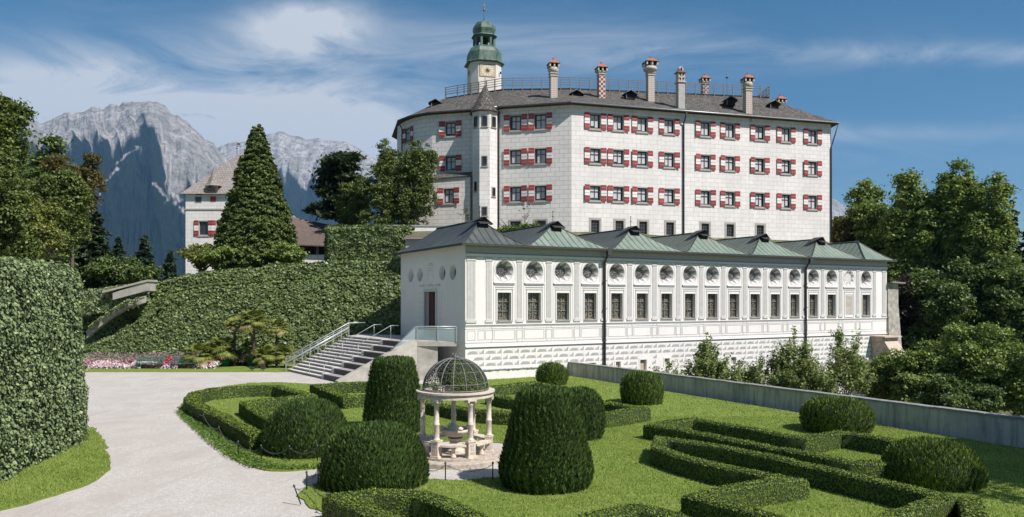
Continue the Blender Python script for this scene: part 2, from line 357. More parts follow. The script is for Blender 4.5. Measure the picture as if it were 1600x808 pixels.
b = NB('lawn'); n1 = b.noise(9, 7, .75); n2 = b.noise(.45, 5, .6); n3 = b.noise(45, 3, .7, sc=(1, .5, 1)); n4 = b.noise(2.2, 5, .6)
c = b.ramp(n1, (.3, (.10, .155, .022)), (.7, (.25, .325, .06))); c = b.mix(b.ramp(n2, (.35, 0.0), (.7, .5)), c, (.31, .36, .085))
c = b.mix(b.ramp(n3, (.42, .6), (.62, 0.0)), c, (.07, .12, .018)); c = b.mix(b.ramp(n4, (.55, 0.0), (.72, .4)), c, (.37, .36, .13)); b.bump(n3, .7, .04); lawn = b.fin(c, .9, Specular_IOR_Level=.2)
b = NB('rough_ground'); n1 = b.noise(.25, 8, .7); c = b.ramp(n1, (.35, (.05, .07, .02)), (.55, (.12, .12, .06)), (.7, (.36, .31, .24))); earth = b.fin(c, .95)
soil = simple('bare_soil', (.16, .12, .08), .95, .3, 5)
me = MB(); me.face([(-12000, -3000, -4.5), (12000, -3000, -4.5), (12000, 12000, -4.5), (-12000, 12000, -4.5)]); tag(me.build('ground', earth), kind='structure')
# garden terrace block, gravel on top; the far right edge follows the garden wall
wA = Vector((3.3, 54.6, 0)); wB = G(1600, 700); wd = (wB - wA).normalized(); wE = wA + wd * 55
TER = [(-45, -15), (wE.x, wE.y), (wA.x, wA.y), (-3.03, 49.8), (-8.7, 59.9), (-9, 66), (-45, 66)]
TER[1] = (wA.x + wd.x * 62, wA.y + wd.y * 62); TER[0] = (-45, TER[1][1])
sheet('gravel_path', TER, 0, gravel, bottom=-5)
def arc(cx, cy, r, a0, a1, n): return [(cx + r * math.cos(R(a0 + (a1 - a0) * i / n)), cy + r * math.sin(R(a0 + (a1 - a0) * i / n))) for i in range(n + 1)]
def smoothpoly(pts, it=2):
    for _ in range(it):
        q = []
        for i in range(len(pts)):
            a = Vector(pts[i]); b_ = Vector(pts[(i + 1) % len(pts)]); q += [tuple(a * .75 + b_ * .25), tuple(a * .25 + b_ * .75)]
        pts = q
    return pts
GC = Vector((-1.85, 25.1)); GR = 3.05
def g2(px, py): p = G(px, py); return (p.x, p.y)
# main lawn, left boundary as the photograph shows it
left_b = [g2(*q) for q in ((496, 733), (440, 738), (408, 735), (372, 720), (338, 694), (306, 667), (284, 648), (280, 637), (292, 622), (330, 607), (390, 599), (440, 598))]
back_b = [g2(490, 601), g2(560, 600), (-6.2, 47.0), (-3.0, 49.3), (wA.x - .3, wA.y - .6)]
right_b = [(wA.x + wd.x * t - .22, wA.y + wd.y * t - .14) for t in (2, 20, 40, 60)]
right_b += [(right_b[-1][0] - 14, right_b[-1][1]), (4, 10), (-2.5, 14)]
low_b = [g2(520, 808), g2(483, 795), g2(468, 776), g2(474, 762), g2(500, 754)]
a1 = math.degrees(math.atan2(low_b[-1][1] - GC.y, low_b[-1][0] - GC.x))
circ = arc(GC.x, GC.y, GR, -118, 150, 40)
mouth = [g2(560, 752)]
LAWN = left_b + back_b + right_b + low_b + mouth + circ
# subdivide boundary a little and jitter it so that the turf edge is not a clean curve
def rough(poly, step=.35, amp=.045):
    out = []
    for i in range(len(poly)):
        a = Vector(poly[i]); b_ = Vector(poly[(i + 1) % len(poly)]); k = max(1, int(min((b_ - a).length, 40) / step))
        for j in range(k): p = a.lerp(b_, j / k); out.append((p.x + rng.normal(0, amp), p.y + rng.normal(0, amp)))
    return out
LAWN = rough(LAWN)
sheet('lawn', LAWN, .035, lawn, bottom=-.02)
ivstrip = [g2(*q) for q in ((0, 798), (40, 789), (85, 775), (125, 763), (152, 750), (170, 735), (174, 720), (168, 700), (158, 684), (146, 668))] + [(-17.5, 30.5), (-20, 22), (-16, 12), (-12.6, 14.5)]
STRIP = rough(ivstrip); sheet('grass_verge', STRIP, .035, lawn, bottom=-.02)
bed = [(-44, 55.6), (-15.7, 55.6), (-15.3, 57.5), (-13, 61.5), (-44, 61.5)]
BED = rough(bed, .6, .03); sheet('grass_border', BED, .035, lawn, bottom=-.02)
def inside(px, py, poly):
    x = np.array([p[0] for p in poly]); y = np.array([p[1] for p in poly]); c = np.zeros(len(px), bool); j = len(x) - 1
    for i in range(len(x)):
        m = ((y[i] > py) != (y[j] > py)); xx = (x[j] - x[i]) * (py - y[i]) / (y[j] - y[i] + 1e-12) + x[i]; c ^= m & (px < xx); j = i
    return c
def blades(poly, xr, yr, n, h, wd_, dens_pow=0):
    x = rng.uniform(*xr, n); y = rng.uniform(*yr, n)
    if dens_pow: y = yr[0] + (yr[1] - yr[0]) * rng.uniform(0, 1, n) ** dens_pow
    k = inside(x, y, poly); x = x[k]; y = y[k]; k = abs(x / y) < .75; x = x[k]; y = y[k]; n = len(x)
    a = rng.uniform(0, math.pi, n); hh = h * rng.uniform(.5, 1.3, n); dx = np.cos(a) * wd_; dy = np.sin(a) * wd_; lx = rng.normal(0, h * .45, n); ly = rng.normal(0, h * .45, n); z = np.full(n, .03)
    return np.stack([np.stack([x - dx, y - dy, z], 1), np.stack([x + dx, y + dy, z], 1), np.stack([x + lx, y + ly, z + hh], 1)], 1)
f_grass = foliage('grass_blades', (.09, .15, .02), (.33, .405, .10), .6, .3, .2)
V = np.concatenate([blades(LAWN, (-20, 22), (17, 34), 330000, .055, .012), blades(LAWN, (-24, 22), (34, 55), 90000, .06, .02), blades(STRIP, (-18, -9), (17, 31), 45000, .07, .013)])
tag(np_mesh('grass', V, 3, f_grass), 'short green grass growing over the lawns and verges', 'grass', kind='stuff')
def edge_clover(poly, n, label):
    P_ = np.array(poly); i = rng.integers(0, len(P_), n); j = (i + 1) % len(P_); t = rng.uniform(0, 1, n)[:, None]
    q = P_[i] * (1 - t) + P_[j] * t + rng.normal(0, .09, (n, 2)); k = (q[:, 1] < 60) & (q[:, 1] > 15) & (abs(q[:, 0] / q[:, 1]) < .75); q = q[k]
    pp = np.concatenate([q, rng.uniform(.03, .11, (len(q), 1))], 1); return leafquads(pp, np.tile([0., 0, 1], (len(q), 1)), .05, 1.3, .5)
lb = [g2(*q) for q in ((496, 731), (440, 734), (408, 730), (372, 714), (338, 688), (308, 662), (288, 644))]
V = []
for a_, b_ in zip(lb, lb[1:]):
    L_ = math.dist(a_, b_); n = int(L_ * 420); t = rng.uniform(0, 1, (n, 1)); q = np.array(a_) * (1 - t) + np.array(b_) * t + rng.uniform(-.42, .42, (n, 2)) * np.array([1, .5])
    V.append(leafquads(np.concatenate([q, rng.uniform(.03, .12, (n, 1))], 1), np.tile([0., 0, 1], (n, 1)), .06, 1.3, .5))
tag(np_mesh('clover', np.concatenate(V), 4, f_weed), 'low clover and weeds along the left edge of the lawn', 'ground cover', kind='stuff')
# hill behind (castle plateau and the higher ground to the left) as one terrain sheet
def hill():
    xs = np.concatenate([np.linspace(-400, -60, 24), np.linspace(-56, 60, 90), np.linspace(64, 400, 26)]); ys = np.concatenate([np.linspace(66.5, 130, 60), np.linspace(134, 420, 30)])
    X, Y = np.meshgrid(xs, ys); ss = lambda a, b_, v: (lambda t: t * t * (3 - 2 * t))(np.clip((v - a) / (b_ - a), 0, 1))
    hallback = 61 + .5 * np.maximum(X + 8, -1e9) + 3
    left = 6.2 + 2.2 * ss(-34, -12, X)
    top = 12.4 * ss(0, 4, Y - np.maximum(hallback, 72)) * ss(-18, -13, X)
    Z = np.where(X > -13, top, left); Z = np.maximum(Z, left * (1 - ss(-14, -10, X)))
    Z = Z * (1 - ss(41, 50, X)) * (1 - ss(170, 300, Y)) * ss(-120, -60, X) - 4.4 * (ss(41, 50, X) + ss(170, 300, Y) + 1 - ss(-120, -60, X)).clip(0, 1) - .3
    Z += (fbm(X * .1, Y * .1, 4, 3) - .5) * .8
    mb = MB(); ny, nx = X.shape; ids = mb.pts(list(zip(X.ravel(), Y.ravel(), Z.ravel())))
    for j in range(ny - 1):
        for i in range(nx - 1): mb.idx((j * nx + i, j * nx + i + 1, (j + 1) * nx + i + 1, (j + 1) * nx + i), 0, True)
    tag(mb.build('hill', earth), kind='structure')
hill()
# ------------------------------------------------------------------ mountains
mt = NB('mountain'); at = mt.n('ShaderNodeAttribute', attribute_name='rock'); at2 = mt.n('ShaderNodeAttribute', attribute_name='scree')
n1 = mt.noise(.012, 12, .82); n2 = mt.noise(.05, 6, .7); n3 = mt.noise(.003, 6, .6)
rockc = mt.ramp(n1, (.38, (.15, .14, .13)), (.5, (.40, .375, .35)), (.6, (.66, .63, .60))); rockc = mt.mix(mt.ramp(n3, (.5, 0.0), (.66, .45)), rockc, (.12, .14, .08))
forest = mt.ramp(n2, (.35, (.008, .016, .010)), (.65, (.028, .042, .024)))
c = mt.mix(at.outputs['Fac'], forest, rockc); c = mt.mix(at2.outputs['Fac'], c, (.55, .53, .51)); mt.bump(n1, 1.0, 45); mountm = mt.fin(c, .95, Specular_IOR_Level=.1)
def mountain(name, ctrl, D, r0, z0, tree_e, amp, seed, pxr, nx=900, nr=260, streak=()):
    cx, cyy = zip(*ctrl); px = np.linspace(pxr[0], pxr[1], nx); ridge = np.interp(px, cx, cyy)
    k = np.ones(5) / 5; ridge = np.convolve(np.pad(ridge, 2, 'edge'), k, 'valid')
    t = np.concatenate([np.linspace(0, 1, nr), np.linspace(1.02, 1.25, 12)]); PX, T = np.meshgrid(px, t)
    RZ = np.tile((HZ - ridge) / F * D, (len(t), 1)); A = (PX - 800) / F
    rr = r0 + (D - r0) * T; Xw = A * rr; Yw = rr
    u = PX / 1600 * 9; meander = (fbm(u * 2.5, T * 4, 4, seed + 5) - .5) * .34
    g = fbm((u + meander) * 2.6 , T * 1.5 + 3, 7, seed, True); gf = fbm((u + meander) * 13, T * 9, 5, seed + 9, True)
    base = np.clip(T, 0, 1) ** 1.2; env = np.sin(np.clip(T, 0, 1) ** 1.3 * math.pi) * .85 + .06
    small = (fbm(PX / 1600 * 120, np.zeros_like(PX), 4, seed + 2) - .5)
    Z = z0 + (RZ - z0) * base + env * amp * ((g - .6) * 1.15 + (gf - .6) * .28) * (RZ / RZ.max()) + small * amp * .12 * T ** 4
    Z = np.where(T > 1, RZ - (T - 1) * 4 * RZ * .8, Z)
    rel = Z / np.maximum(RZ, 1); gully = np.clip((.62 - g) / .25, 0, 1)
    line = tree_e * (1 + .0 * PX) + (fbm(u * 3, T * 3, 4, seed + 31) - .5) * .16 + (g - .6) * .55
    rock = np.clip((rel - line) / .03 + .5, 0, 1)
    scree = np.clip((fbm((u + meander * .7) * 11, T * 2.2, 5, seed + 40, True) - .79) / .07, 0, 1) * np.clip((rel - (line - .12)) / .08, 0, 1) * np.clip((.97 - rel) / .1, 0, 1) * .8
    for sx, sy, ex, ey, wd_ in streak:
        e = (HZ - (Z * 0 + 1)); PY = HZ - (Z - CH) / Yw * F
        f_ = np.clip((PY - sy) / (ey - sy), 0, 1); cxs = sx + (ex - sx) * f_ + 3.5 * np.sin(PY * .17) + 2 * np.sin(PY * .41)
        m_ = ((PY > sy) & (PY < ey)) * np.clip(1 - (abs(PX - cxs) / (wd_ * (1.3 - f_))) + (fbm(PX * .22, PY * .22, 4, 77) - .5) * 2.6, 0, 1) * np.clip(2 - abs(PX - cxs) / wd_ * 1.2, 0, 1); scree = np.maximum(scree, np.clip(m_, 0, 1))
    ny, nxx = PX.shape; ii, jj = np.meshgrid(np.arange(nxx - 1), np.arange(ny - 1)); q = (jj * nxx + ii).ravel()
    quads = np.stack([q, q + 1, q + nxx + 1, q + nxx], 1)
    me = bpy.data.meshes.new(name); me.from_pydata(np.stack([Xw.ravel(), Yw.ravel(), Z.ravel()], 1).tolist(), [], quads.tolist()); me.materials.append(mountm)
    for nm, ar in (('rock', rock), ('scree', scree)): a = me.attributes.new(nm, 'FLOAT', 'POINT'); a.data.foreach_set('value', ar.ravel().astype(np.float32))
    me.polygons.foreach_set('use_smooth', [False] * len(me.polygons)); o = bpy.data.objects.new(name, me); COL.objects.link(o); return tag(o, kind='structure')
c1 = [(-300, 260), (-100, 215), (0, 200), (22, 192), (40, 178), (50, 184), (62, 195), (72, 189), (85, 183), (100, 176), (130, 174), (145, 167), (170, 165), (190, 160), (215, 158), (245, 158), (258, 163), (272, 178), (292, 190), (310, 206), (330, 224), (348, 240), (372, 262), (400, 288), (440, 320), (480, 352), (520, 385), (600, 430)]
mountain('mountain', c1, 6800, 3300, -180, .70, 430, 11, (-300, 600), streak=((212, 228, 180, 262, 4), (180, 262, 152, 308, 3.2), (243, 285, 262, 318, 5), (268, 300, 290, 335, 7), (320, 238, 345, 262, 4)))
c2 = [(240, 300), (300, 250), (345, 228), (362, 222), (385, 222), (410, 212), (438, 205), (462, 212), (480, 217), (500, 214), (520, 219), (540, 221), (560, 232), (580, 244), (620, 268), (680, 300), (800, 340), (1000, 355), (1180, 345), (1250, 322), (1292, 306), (1312, 315), (1345, 335), (1420, 360), (1600, 385), (1900, 400)]
mountain('mountain_range', c2, 9200, 5600, -180, .66, 430, 23, (240, 1900), nx=800, streak=((540, 300, 500, 340, 12),))
# ------------------------------------------------------------------ wall panels with real openings
class Fr:
    """vertical wall plane: origin, direction along the wall, outward normal; call with (u, d inwards, z)"""
    def __init__(s, o, d, nrm=None):
        s.o = Vector((o[0], o[1], 0)); s.d = Vector((d[0], d[1], 0)).normalized(); s.n = Vector((s.d.y, -s.d.x, 0)) if nrm is None else Vector(nrm)
    def __call__(s, u, d, z): return s.o + s.d * u - s.n * d + Vector((0, 0, z))
def wall(mb, fr, u0, u1, z0, z1, ops, depth=.3, m=0, mr=None):
    """ops: (u0,u1,z0,z1) rectangular or (uc,zc,r) round"""
    rects = [o if len(o) == 4 else (o[0] - o[2] * 1.12, o[0] + o[2] * 1.12, o[1] - o[2] * 1.12, o[1] + o[2] * 1.12) for o in ops]
    us = sorted({u0, u1, *[r[0] for r in rects], *[r[1] for r in rects]}); zs = sorted({z0, z1, *[r[2] for r in rects], *[r[3] for r in rects]})
    for a, b_ in zip(us, us[1:]):
        for c, d in zip(zs, zs[1:]):
            mu, mz = (a + b_) / 2, (c + d) / 2
            if any(r[0] < mu < r[1] and r[2] < mz < r[3] for r in rects): continue
            mb.face([fr(a, 0, c), fr(b_, 0, c), fr(b_, 0, d), fr(a, 0, d)], m)
    mr = m if mr is None else mr
    for o, r in zip(ops, rects):
        if len(o) == 4:
            a, b_, c, d = r
            for p, q in (((a, c), (a, d)), ((a, d), (b_, d)), ((b_, d), (b_, c)), ((b_, c), (a, c))): mb.face([fr(p[0], 0, p[1]), fr(q[0], 0, q[1]), fr(q[0], depth, q[1]), fr(p[0], depth, p[1])], mr)
        else:
            uc, zc, rr = o; n = 32
            for k in range(n):
                t0, t1 = 2 * math.pi * k / n, 2 * math.pi * (k + 1) / n
                def sq(t):
                    c_, s_ = math.cos(t), math.sin(t); e = rr * 1.12 / max(abs(c_), abs(s_)); return uc + c_ * e, zc + s_ * e
                A, B = sq(t0), sq(t1)
                mb.face([fr(uc + rr * math.cos(t0), 0, zc + rr * math.sin(t0)), fr(A[0], 0, A[1]), fr(B[0], 0, B[1]), fr(uc + rr * math.cos(t1), 0, zc + rr * math.sin(t1))], m)
LB = {}
def window(root, fr, u, z, wd_, ht, shutters=True, grid=(2, 3), sashm=None, gl=None, surround=.14, depth=.28, curt=True, sw=None):
    """surround ring (part) with pane, sash bars, curtain and shutters as sub-parts"""
    mb = MB(); s = surround
    for a in ((u - wd_ / 2 - s, u - wd_ / 2, z - ht / 2 - s, z + ht / 2 + s), (u + wd_ / 2, u + wd_ / 2 + s, z - ht / 2 - s, z + ht / 2 + s), (u - wd_ / 2, u + wd_ / 2, z + ht / 2, z + ht / 2 + s), (u - wd_ / 2, u + wd_ / 2, z - ht / 2 - s, z - ht / 2)):
        mb.box(a[0], a[1], -.035, .05, a[2], a[3], 0, fr)
    mb.box(u - wd_ / 2 - s - .05, u + wd_ / 2 + s + .05, -.11, .04, z - ht / 2 - s - .08, z - ht / 2 - s - .003, 0, fr)
    W = shift(mb.build('window', frame_stone), root)
    mb = MB(); mb.box(u - wd_ / 2, u + wd_ / 2, depth - .03, depth, z - ht / 2, z + ht / 2, 0, fr); p = mb.build('pane', gl or glass); shift(p, root); p.parent = W
    mb = MB(); t = .021 if gl else .045
    for i in range(grid[0] + 1): x = u - wd_ / 2 + wd_ * i / grid[0]; tt = t * (1.2 if i in (0, grid[0]) else .9); mb.box(max(x - tt, u - wd_ / 2), min(x + tt, u + wd_ / 2), depth - .09, depth - .031, z - ht / 2, z + ht / 2, 0, fr)
    for zz in ([z - ht / 2 + .04, z + ht / 2 - .04] + ([z + ht * .12] if grid[1] == 2 else [z - ht / 2 + ht * k / grid[1] for k in range(1, grid[1])])):
        mb.box(u - wd_ / 2, u + wd_ / 2, depth - .10, depth - .032, zz - t * .8, zz + t * .8, 0, fr)
    q = shift(mb.build('sash', sashm or sash), root); q.parent = W
    if curt:
        mb = MB()
        for sgn in (-1, 1):
            a = u + sgn * wd_ * .04; b_ = u + sgn * wd_ * (.30 + .1 * rng.random()); lo = z - ht / 2 + ht * (.05 + .15 * rng.random())
            mb.box(min(a, b_), max(a, b_), depth - .035, depth - .0305, lo, z + ht * .42, 0, fr)
        q = shift(mb.build('curtain', curtain), root); q.parent = W
    if shutters:
        sw = sw or wd_ * .5
        for sgn in (-1, 1):
            if shutters == 'right' and sgn < 0: continue
            mb = MB(); a = u + sgn * (wd_ / 2 + .06); b_ = a + sgn * sw; lo, hi = z - ht / 2 - .12, z + ht / 2 + .12; x0, x1 = min(a, b_), max(a, b_)
            h = (hi - lo); ang = .02 + .16 * rng.random() ** 2
            f2 = lambda uu, dd, zz, a=a, ang=ang: fr(uu, dd - abs(uu - a) * ang, zz)
            mb.box(x0, x1, -.10, -.05, lo, lo + h * .34, 0, f2); mb.box(x0, x1, -.10, -.05, lo + h * .34, lo + h * .66, 1, f2); mb.box(x0, x1, -.10, -.05, lo + h * .66, hi, 0, f2)
            mb.box(x0, x1, -.115, -.1, lo + h * .155, lo + h * .175, 2, f2); mb.box(x0, x1, -.115, -.1, lo + h * .49, lo + h * .51, 2, f2); mb.box(x0, x1, -.115, -.1, lo + h * .82, lo + h * .84, 2, f2)
            q = shift(mb.build('shutter', [red, shw, frame_stone]), root); q.parent = W
    return W
# ------------------------------------------------------------------ long painted hall
HC = Vector((-3.03, 49.5)); HD = Vector((.874, .486)).normalized(); HN = Vector((HD.y, -HD.x))   # HN outward from long wall
hall = empty('banquet_hall', (HC.x, HC.y, 0), 'long low white painted hall with round windows and green copper saw-tooth roofs', 'building')
fl = Fr(HC, HD); fe = Fr(HC - HN * 11.65, HN)      # long wall, end wall (u runs from back corner to near corner)
HL = 43.0; EZ = 8.85; BOT = -4.4
ku = lambda k: (k + 1.24) * 2.324
ops = []
cellar = [(919, 931, 567, 574), (962, 969.5, 565, 577), (1000, 1010, 562, 581), (1038, 1046, 560, 570), (1142, 1150, 558, 569)]
def u_of(px): t = (px - 800) / F; return (t * HC.y - HC.x) / (HD.x - t * HD.y)
def z_of(px, py): u = u_of(px); Y = HC.y + HD.y * u; return CH - (py - HZ) / F * Y
cel = [(u_of(a), u_of(b_), z_of((a + b_) / 2, d), z_of((a + b_) / 2, c)) for a, b_, c, d in cellar]
for k in range(17):
    u = ku(k); ops.append((u, 7.22, .68)); ops.append((u - .5, u + .5, 3.88, 5.75))
ops += cel
mb = MB(); wall(mb, fl, 0, HL, .8, EZ, [o for o in ops if not (len(o) == 4 and o[3] < 1.9)] + [], .4, 0, 1)
wall(mb, fl, 0, HL, BOT, .8, [], .4, 0, 1) if False else None
ops_low = [o for o in ops if len(o) == 4 and o[3] < 1.9]
mb = MB(); wall(mb, fl, 0, HL, 2.1, EZ, [o for o in ops if o not in ops_low], .45, 0, 1); wall(mb, fl, 0, HL, BOT, 2.1, ops_low, .45, 0, 1)
ovs = [.0, .0, .0, .0]; osx = [3.67, 1.95, 7.75, 9.55]      # distance from near corner of the four round openings
us = [11.65 - s for s in osx]; dcu = 11.65 - 5.75
wall(mb, fe, 0, 11.65, 2.5, EZ, [(u, 7.12, .52) for u in us] + [(dcu - 1.0, dcu + 1.0, 2.52, 5.85)], .35, 0, 1); wall(mb, fe, 0, 11.65, BOT, 2.5, [], .3)
fb = Fr(HC + HD * HL, -HN); wall(mb, fb, 0, 11.65, BOT, EZ, [], .3); fk = Fr(HC + HD * HL - HN * 11.65, -HD); wall(mb, fk, 0, HL, BOT, EZ, [], .3)
shift(mb.build('wall', [white, white], fix=False), hall)
def hp(name, mb, m): return shift(mb.build(name, m), hall)
star_grey = simple('star_ground', (.25, .245, .235), .85, .2)
# oculi: splayed funnel painted with a star, leaded disc behind
for k in range(17):
    u = ku(k); z = 7.22; r = .68; n = 32; ri = .42; blind = (k == 15); dd = .12 if blind else .40
    mb = MB()
    rim = [(fl(u + (r) * math.cos(t), -.012, z + (r) * math.sin(t)), fl(u + (r + .07) * math.cos(t), -.012, z + (r + .07) * math.sin(t))) for t in [2 * math.pi * i / n for i in range(n)]]
    for i in range(n): a, b_ = rim[i], rim[(i + 1) % n]; mb.face([a[0], a[1], b_[1], b_[0]], 1)
    def fp(t, f): rr = r + (ri - r) * f; return fl(u + rr * math.cos(t), -.012 + (dd + .012) * f, z + rr * math.sin(t))
    pts = 8; step = 2 * math.pi / pts
    for i in range(pts):
        t0 = step * (i + .5)
        for h in range(4):
            a, b_ = t0 + step * h / 4, t0 + step * (h + 1) / 4
            # star point (white, one half grey) between darker fields
            def e(t): return 1 - abs(((t - t0) / step) - .5) * 2
            ea, eb = e(a), e(b_)
            mb.face([fp(a, 0), fp(b_, 0), fp(b_, max(eb, .001)), fp(a, max(ea, .001))], 0 if h < 2 else 1)
            mb.face([fp(a, max(ea, .001)), fp(b_, max(eb, .001)), fp(b_, 1), fp(a, 1)], 2)
    O = hp('round_window', mb, [white, lt_paint, star_grey])
    mb = MB()
    if blind:
        mb.face([fl(u + ri * math.cos(t), dd, z + ri * math.sin(t)) for t in [2 * math.pi * i / n for i in range(n)]]); q = hp('blind_panel', mb, lt_paint)
        mb.lathe([(.2, 0)], 8) if False else None
    else:
        mb.face([fl(u + ri * math.cos(t), dd, z + ri * math.sin(t)) for t in [2 * math.pi * i / n for i in range(n)]]); q = hp('pane', mb, lead)
    q.parent = O
    # rectangular window
    if blind:
        mb = MB(); mb.box(u - .5, u + .5, .03, .2, 3.88, 5.75, 0, fl); mb.box(u - .4, u + .4, .02, .029, 4.0, 5.63, 1, fl)
        hp('blind_window', mb, [lt_paint, simple('faded_panel', (.42, .38, .33), .8, .2)])
    else: window(hall, fl, u, 4.815, 1.0, 1.87, shutters=False, grid=(2, 3), sashm=olive, gl=lead, sw=None, surround=.0001, depth=.34, curt=False)
    # painted surround + hood
    mb = MB()
    for a, b_, c, d in ((u - .66, u - .585, 3.75, 6.0), (u + .585, u + .66, 3.75, 6.0), (u - .66, u + .66, 5.92, 5.99)): mb.box(a, b_, -.012, .0, c, d, 1, fl)
    mb.box(u - .8, u + .8, -.09, 0, 6.36, 6.44, 0, fl); mb.box(u - .74, u + .74, -.05, 0, 6.26, 6.357, 1, fl); mb.box(u - .7, u + .7, -.02, 0, 6.08, 6.14, 1, fl)
    mb.box(u - .62, u + .62, -.06, 0, 3.72, 3.79, 2, fl)
    # arched thin frame line round each bay
    prev = None; rA = .84
    for i in range(13):
        t = math.pi * i / 12; p = (u + rA * math.cos(t) ** 1, 7.32 + .82 * math.sin(t))
        if prev: mb.face([fl(prev[0], -.006, prev[1]), fl(p[0], -.006, p[1]), fl(u + (p[0] - u) * .955, -.006, 7.32 + (p[1] - 7.32) * .955), fl(u + (prev[0] - u) * .955, -.006, 7.32 + (prev[1] - 7.32) * .955)], 1)
        prev = p
    for sg in (-1, 1): mb.box(u + sg * rA - (.035 if sg > 0 else 0), u + sg * rA + (.0 if sg > 0 else .035), -.008, 0, 3.8, 7.31, 1, fl)
    hp('painted_surround', mb, [white, grey_paint, lt_paint])
def pilaster(u, wd_):
    mb = MB(); a, b_ = u - wd_ / 2, u + wd_ / 2
    mb.box(a, b_, -.03, 0, 3.95, 7.78, 0, fl)
    nf = max(3, int(wd_ / .095)); 
    for i in range(nf): x = a + wd_ * (i + .5) / nf; mb.box(x - .016, x + .016, -.036, -.031, 4.05, 7.7, 1, fl)
    mb.box(a - .05, b_ + .05, -.06, 0, 3.87, 3.947, 0, fl); mb.box(a - .09, b_ + .09, -.08, 0, 3.77, 3.867, 0, fl)
    mb.box(a - .04, b_ + .04, -.05, 0, 7.783, 7.85, 1, fl); mb.box(a - .02, b_ + .02, -.04, 0, 7.853, 7.98, 0, fl); mb.box(a - .09, b_ + .09, -.08, 0, 7.983, 8.07, 0, fl)
    hp('pilaster', mb, [lt_paint, grey_paint])
pilaster(.42, .62); pilaster(1.72, .42)
for k in range(16): pilaster(ku(k + .5), .40)
pilaster(ku(16.5), .4); pilaster(HL - .42, .5)
mb = MB()
mb.box(0, HL, -.10, 0, 8.10, 8.2, 0, fl); mb.box(0, HL, -.14, 0, 8.203, 8.27, 0, fl)
x = .1
while x < HL - .1: mb.box(x, x + .11, -.075, 0, 8.01 if False else 8.073, 8.097, 1, fl); x += .2
x = .1
while x < HL - .1: mb.box(x, x + .1, -.17, -.001, 8.273, 8.35, 1, fl); x += .2
mb.box(0, HL, -.02, 0, 8.36, EZ - .05, 2, fl)
mb.box(0, HL, -.05, 0, 3.60, 3.67, 0, fl); mb.box(0, HL, -.012, 0, 3.48, 3.54, 1, fl); mb.box(0, HL, -.012, 0, 3.34, 3.37, 1, fl)
mb.box(0, HL, -.012, 0, 2.42, 2.46, 1, fl); mb.box(0, HL, -.09, 0, 2.16, 2.24, 0, fl); mb.box(0, HL, -.05, 0, 2.10, 2.157, 3, fl)
hp('cornice', mb, [white, grey_paint, simple('frieze_grey', (.50, .50, .49), .85, .06), dk_paint])
mb = MB()                                    # painted plinth panels
def rectline(a, b_, c, d, t=.028, m=0):
    for q in ((a, b_, c, c + t), (a, b_, d - t, d), (a, a + t, c + t, d - t), (b_ - t, b_, c + t, d - t)): mb.box(q[0], q[1], -.012, 0, q[2], q[3], m, fl)
rectline(.12, .72, 2.62, 3.25); rectline(.9, 1.4, 2.62, 3.25); rectline(1.47, 2.0, 2.62, 3.25)
for k in range(17):
    u = ku(k); rectline(u - .78, u + .78, 2.6, 3.27); 
    for sg in (-1, 1):
        v = u + sg * .88; mb.box(v - .014, v + .014, -.013, 0, 2.62, 3.27, 1, fl)
        mb.face([fl(v, -.01, 2.62), fl(v + .03, -.01, 2.62), fl(v + sg * .14 + .03, -.01, 2.47), fl(v + sg * .14, -.01, 2.47)], 1); mb.face([fl(v, -.01, 3.27), fl(v + .03, -.01, 3.27), fl(v + sg * .14 + .03, -.01, 3.47), fl(v + sg * .14, -.01, 3.47)], 1)
    if k < 16: c_ = ku(k + .5); rectline(c_ - .22, c_ + .22, 2.62, 3.25)
hp('painted_panels', mb, [grey_paint, grey_paint])
mb = MB()                                    # diamond rustication painted below the string course
def rust(u, z, w_, h, kind):
    f = lambda a, c: fl(u + a * w_, -.006, z + c * h)
    if kind == 0:   # long prism: upper facets pale, lower facets dark
        mb.face([f(0, 0), f(1, 0), f(.86, .5), f(.16, .5)], 1); mb.face([f(1, 0), f(1, 1), f(.86, .5)], 2); mb.face([f(.16, .5), f(.86, .5), f(.8, .64), f(.3, .64)], 0)
    else:
        mb.face([f(0, 0), f(1, 0), f(.5, .5)], 1); mb.face([f(1, 0), f(1, 1), f(.5, .5)], 0); mb.face([f(0, 0), f(.5, .5), f(.0, .55)], 2)
z = 1.70; row = 0
while z > -4.2:
    u = .12 + (row % 2) * .45
    if z < .68: u = max(u, 7.5 + (row % 2) * .45)
    while u < HL - 1.3:
        hit = lambda a, b_: any(a < c[1] + .12 and b_ > c[0] - .12 and z < c[3] + .1 and z + .33 > c[2] - .1 for c in cel)
        if not hit(u, u + .8): rust(u, z, .8, .31, 0)
        if not hit(u + .86, u + 1.26): rust(u + .88, z, .36, .31, 1)
        u += 1.32
    z -= .40; row += 1
hp('diamond_rustication', mb, [grey_paint, simple('mid_sgraffito', (.36, .355, .35), .85, .15), lt_paint])
mb = MB(); mb.box(-.12, 7.3, -.16, 0, -1, .62, 0, fl)
for i in range(46): a = -.12 + i * .161; mb.box(a, a + .158, -.2 - .05 * rng.random(), .0, .622, .65 + .04 * rng.random(), 1, fl)
hp('plinth', mb, [plinth, dk_paint])
for c in cel:
    mb = MB(); mb.box(c[0] - .1, c[0], -.03, 0, c[2] - .1, c[3] + .1, 0, fl); mb.box(c[1], c[1] + .1, -.03, 0, c[2] - .1, c[3] + .1, 0, fl); mb.box(c[0], c[1], -.03, 0, c[3], c[3] + .1, 0, fl)
    mb.box(c[0], c[1], .2, .23, c[2], c[3], 1, fl); hp('cellar_window', mb, [shw, simple('tan_board', (.4, .34, .26), .8, .2)])
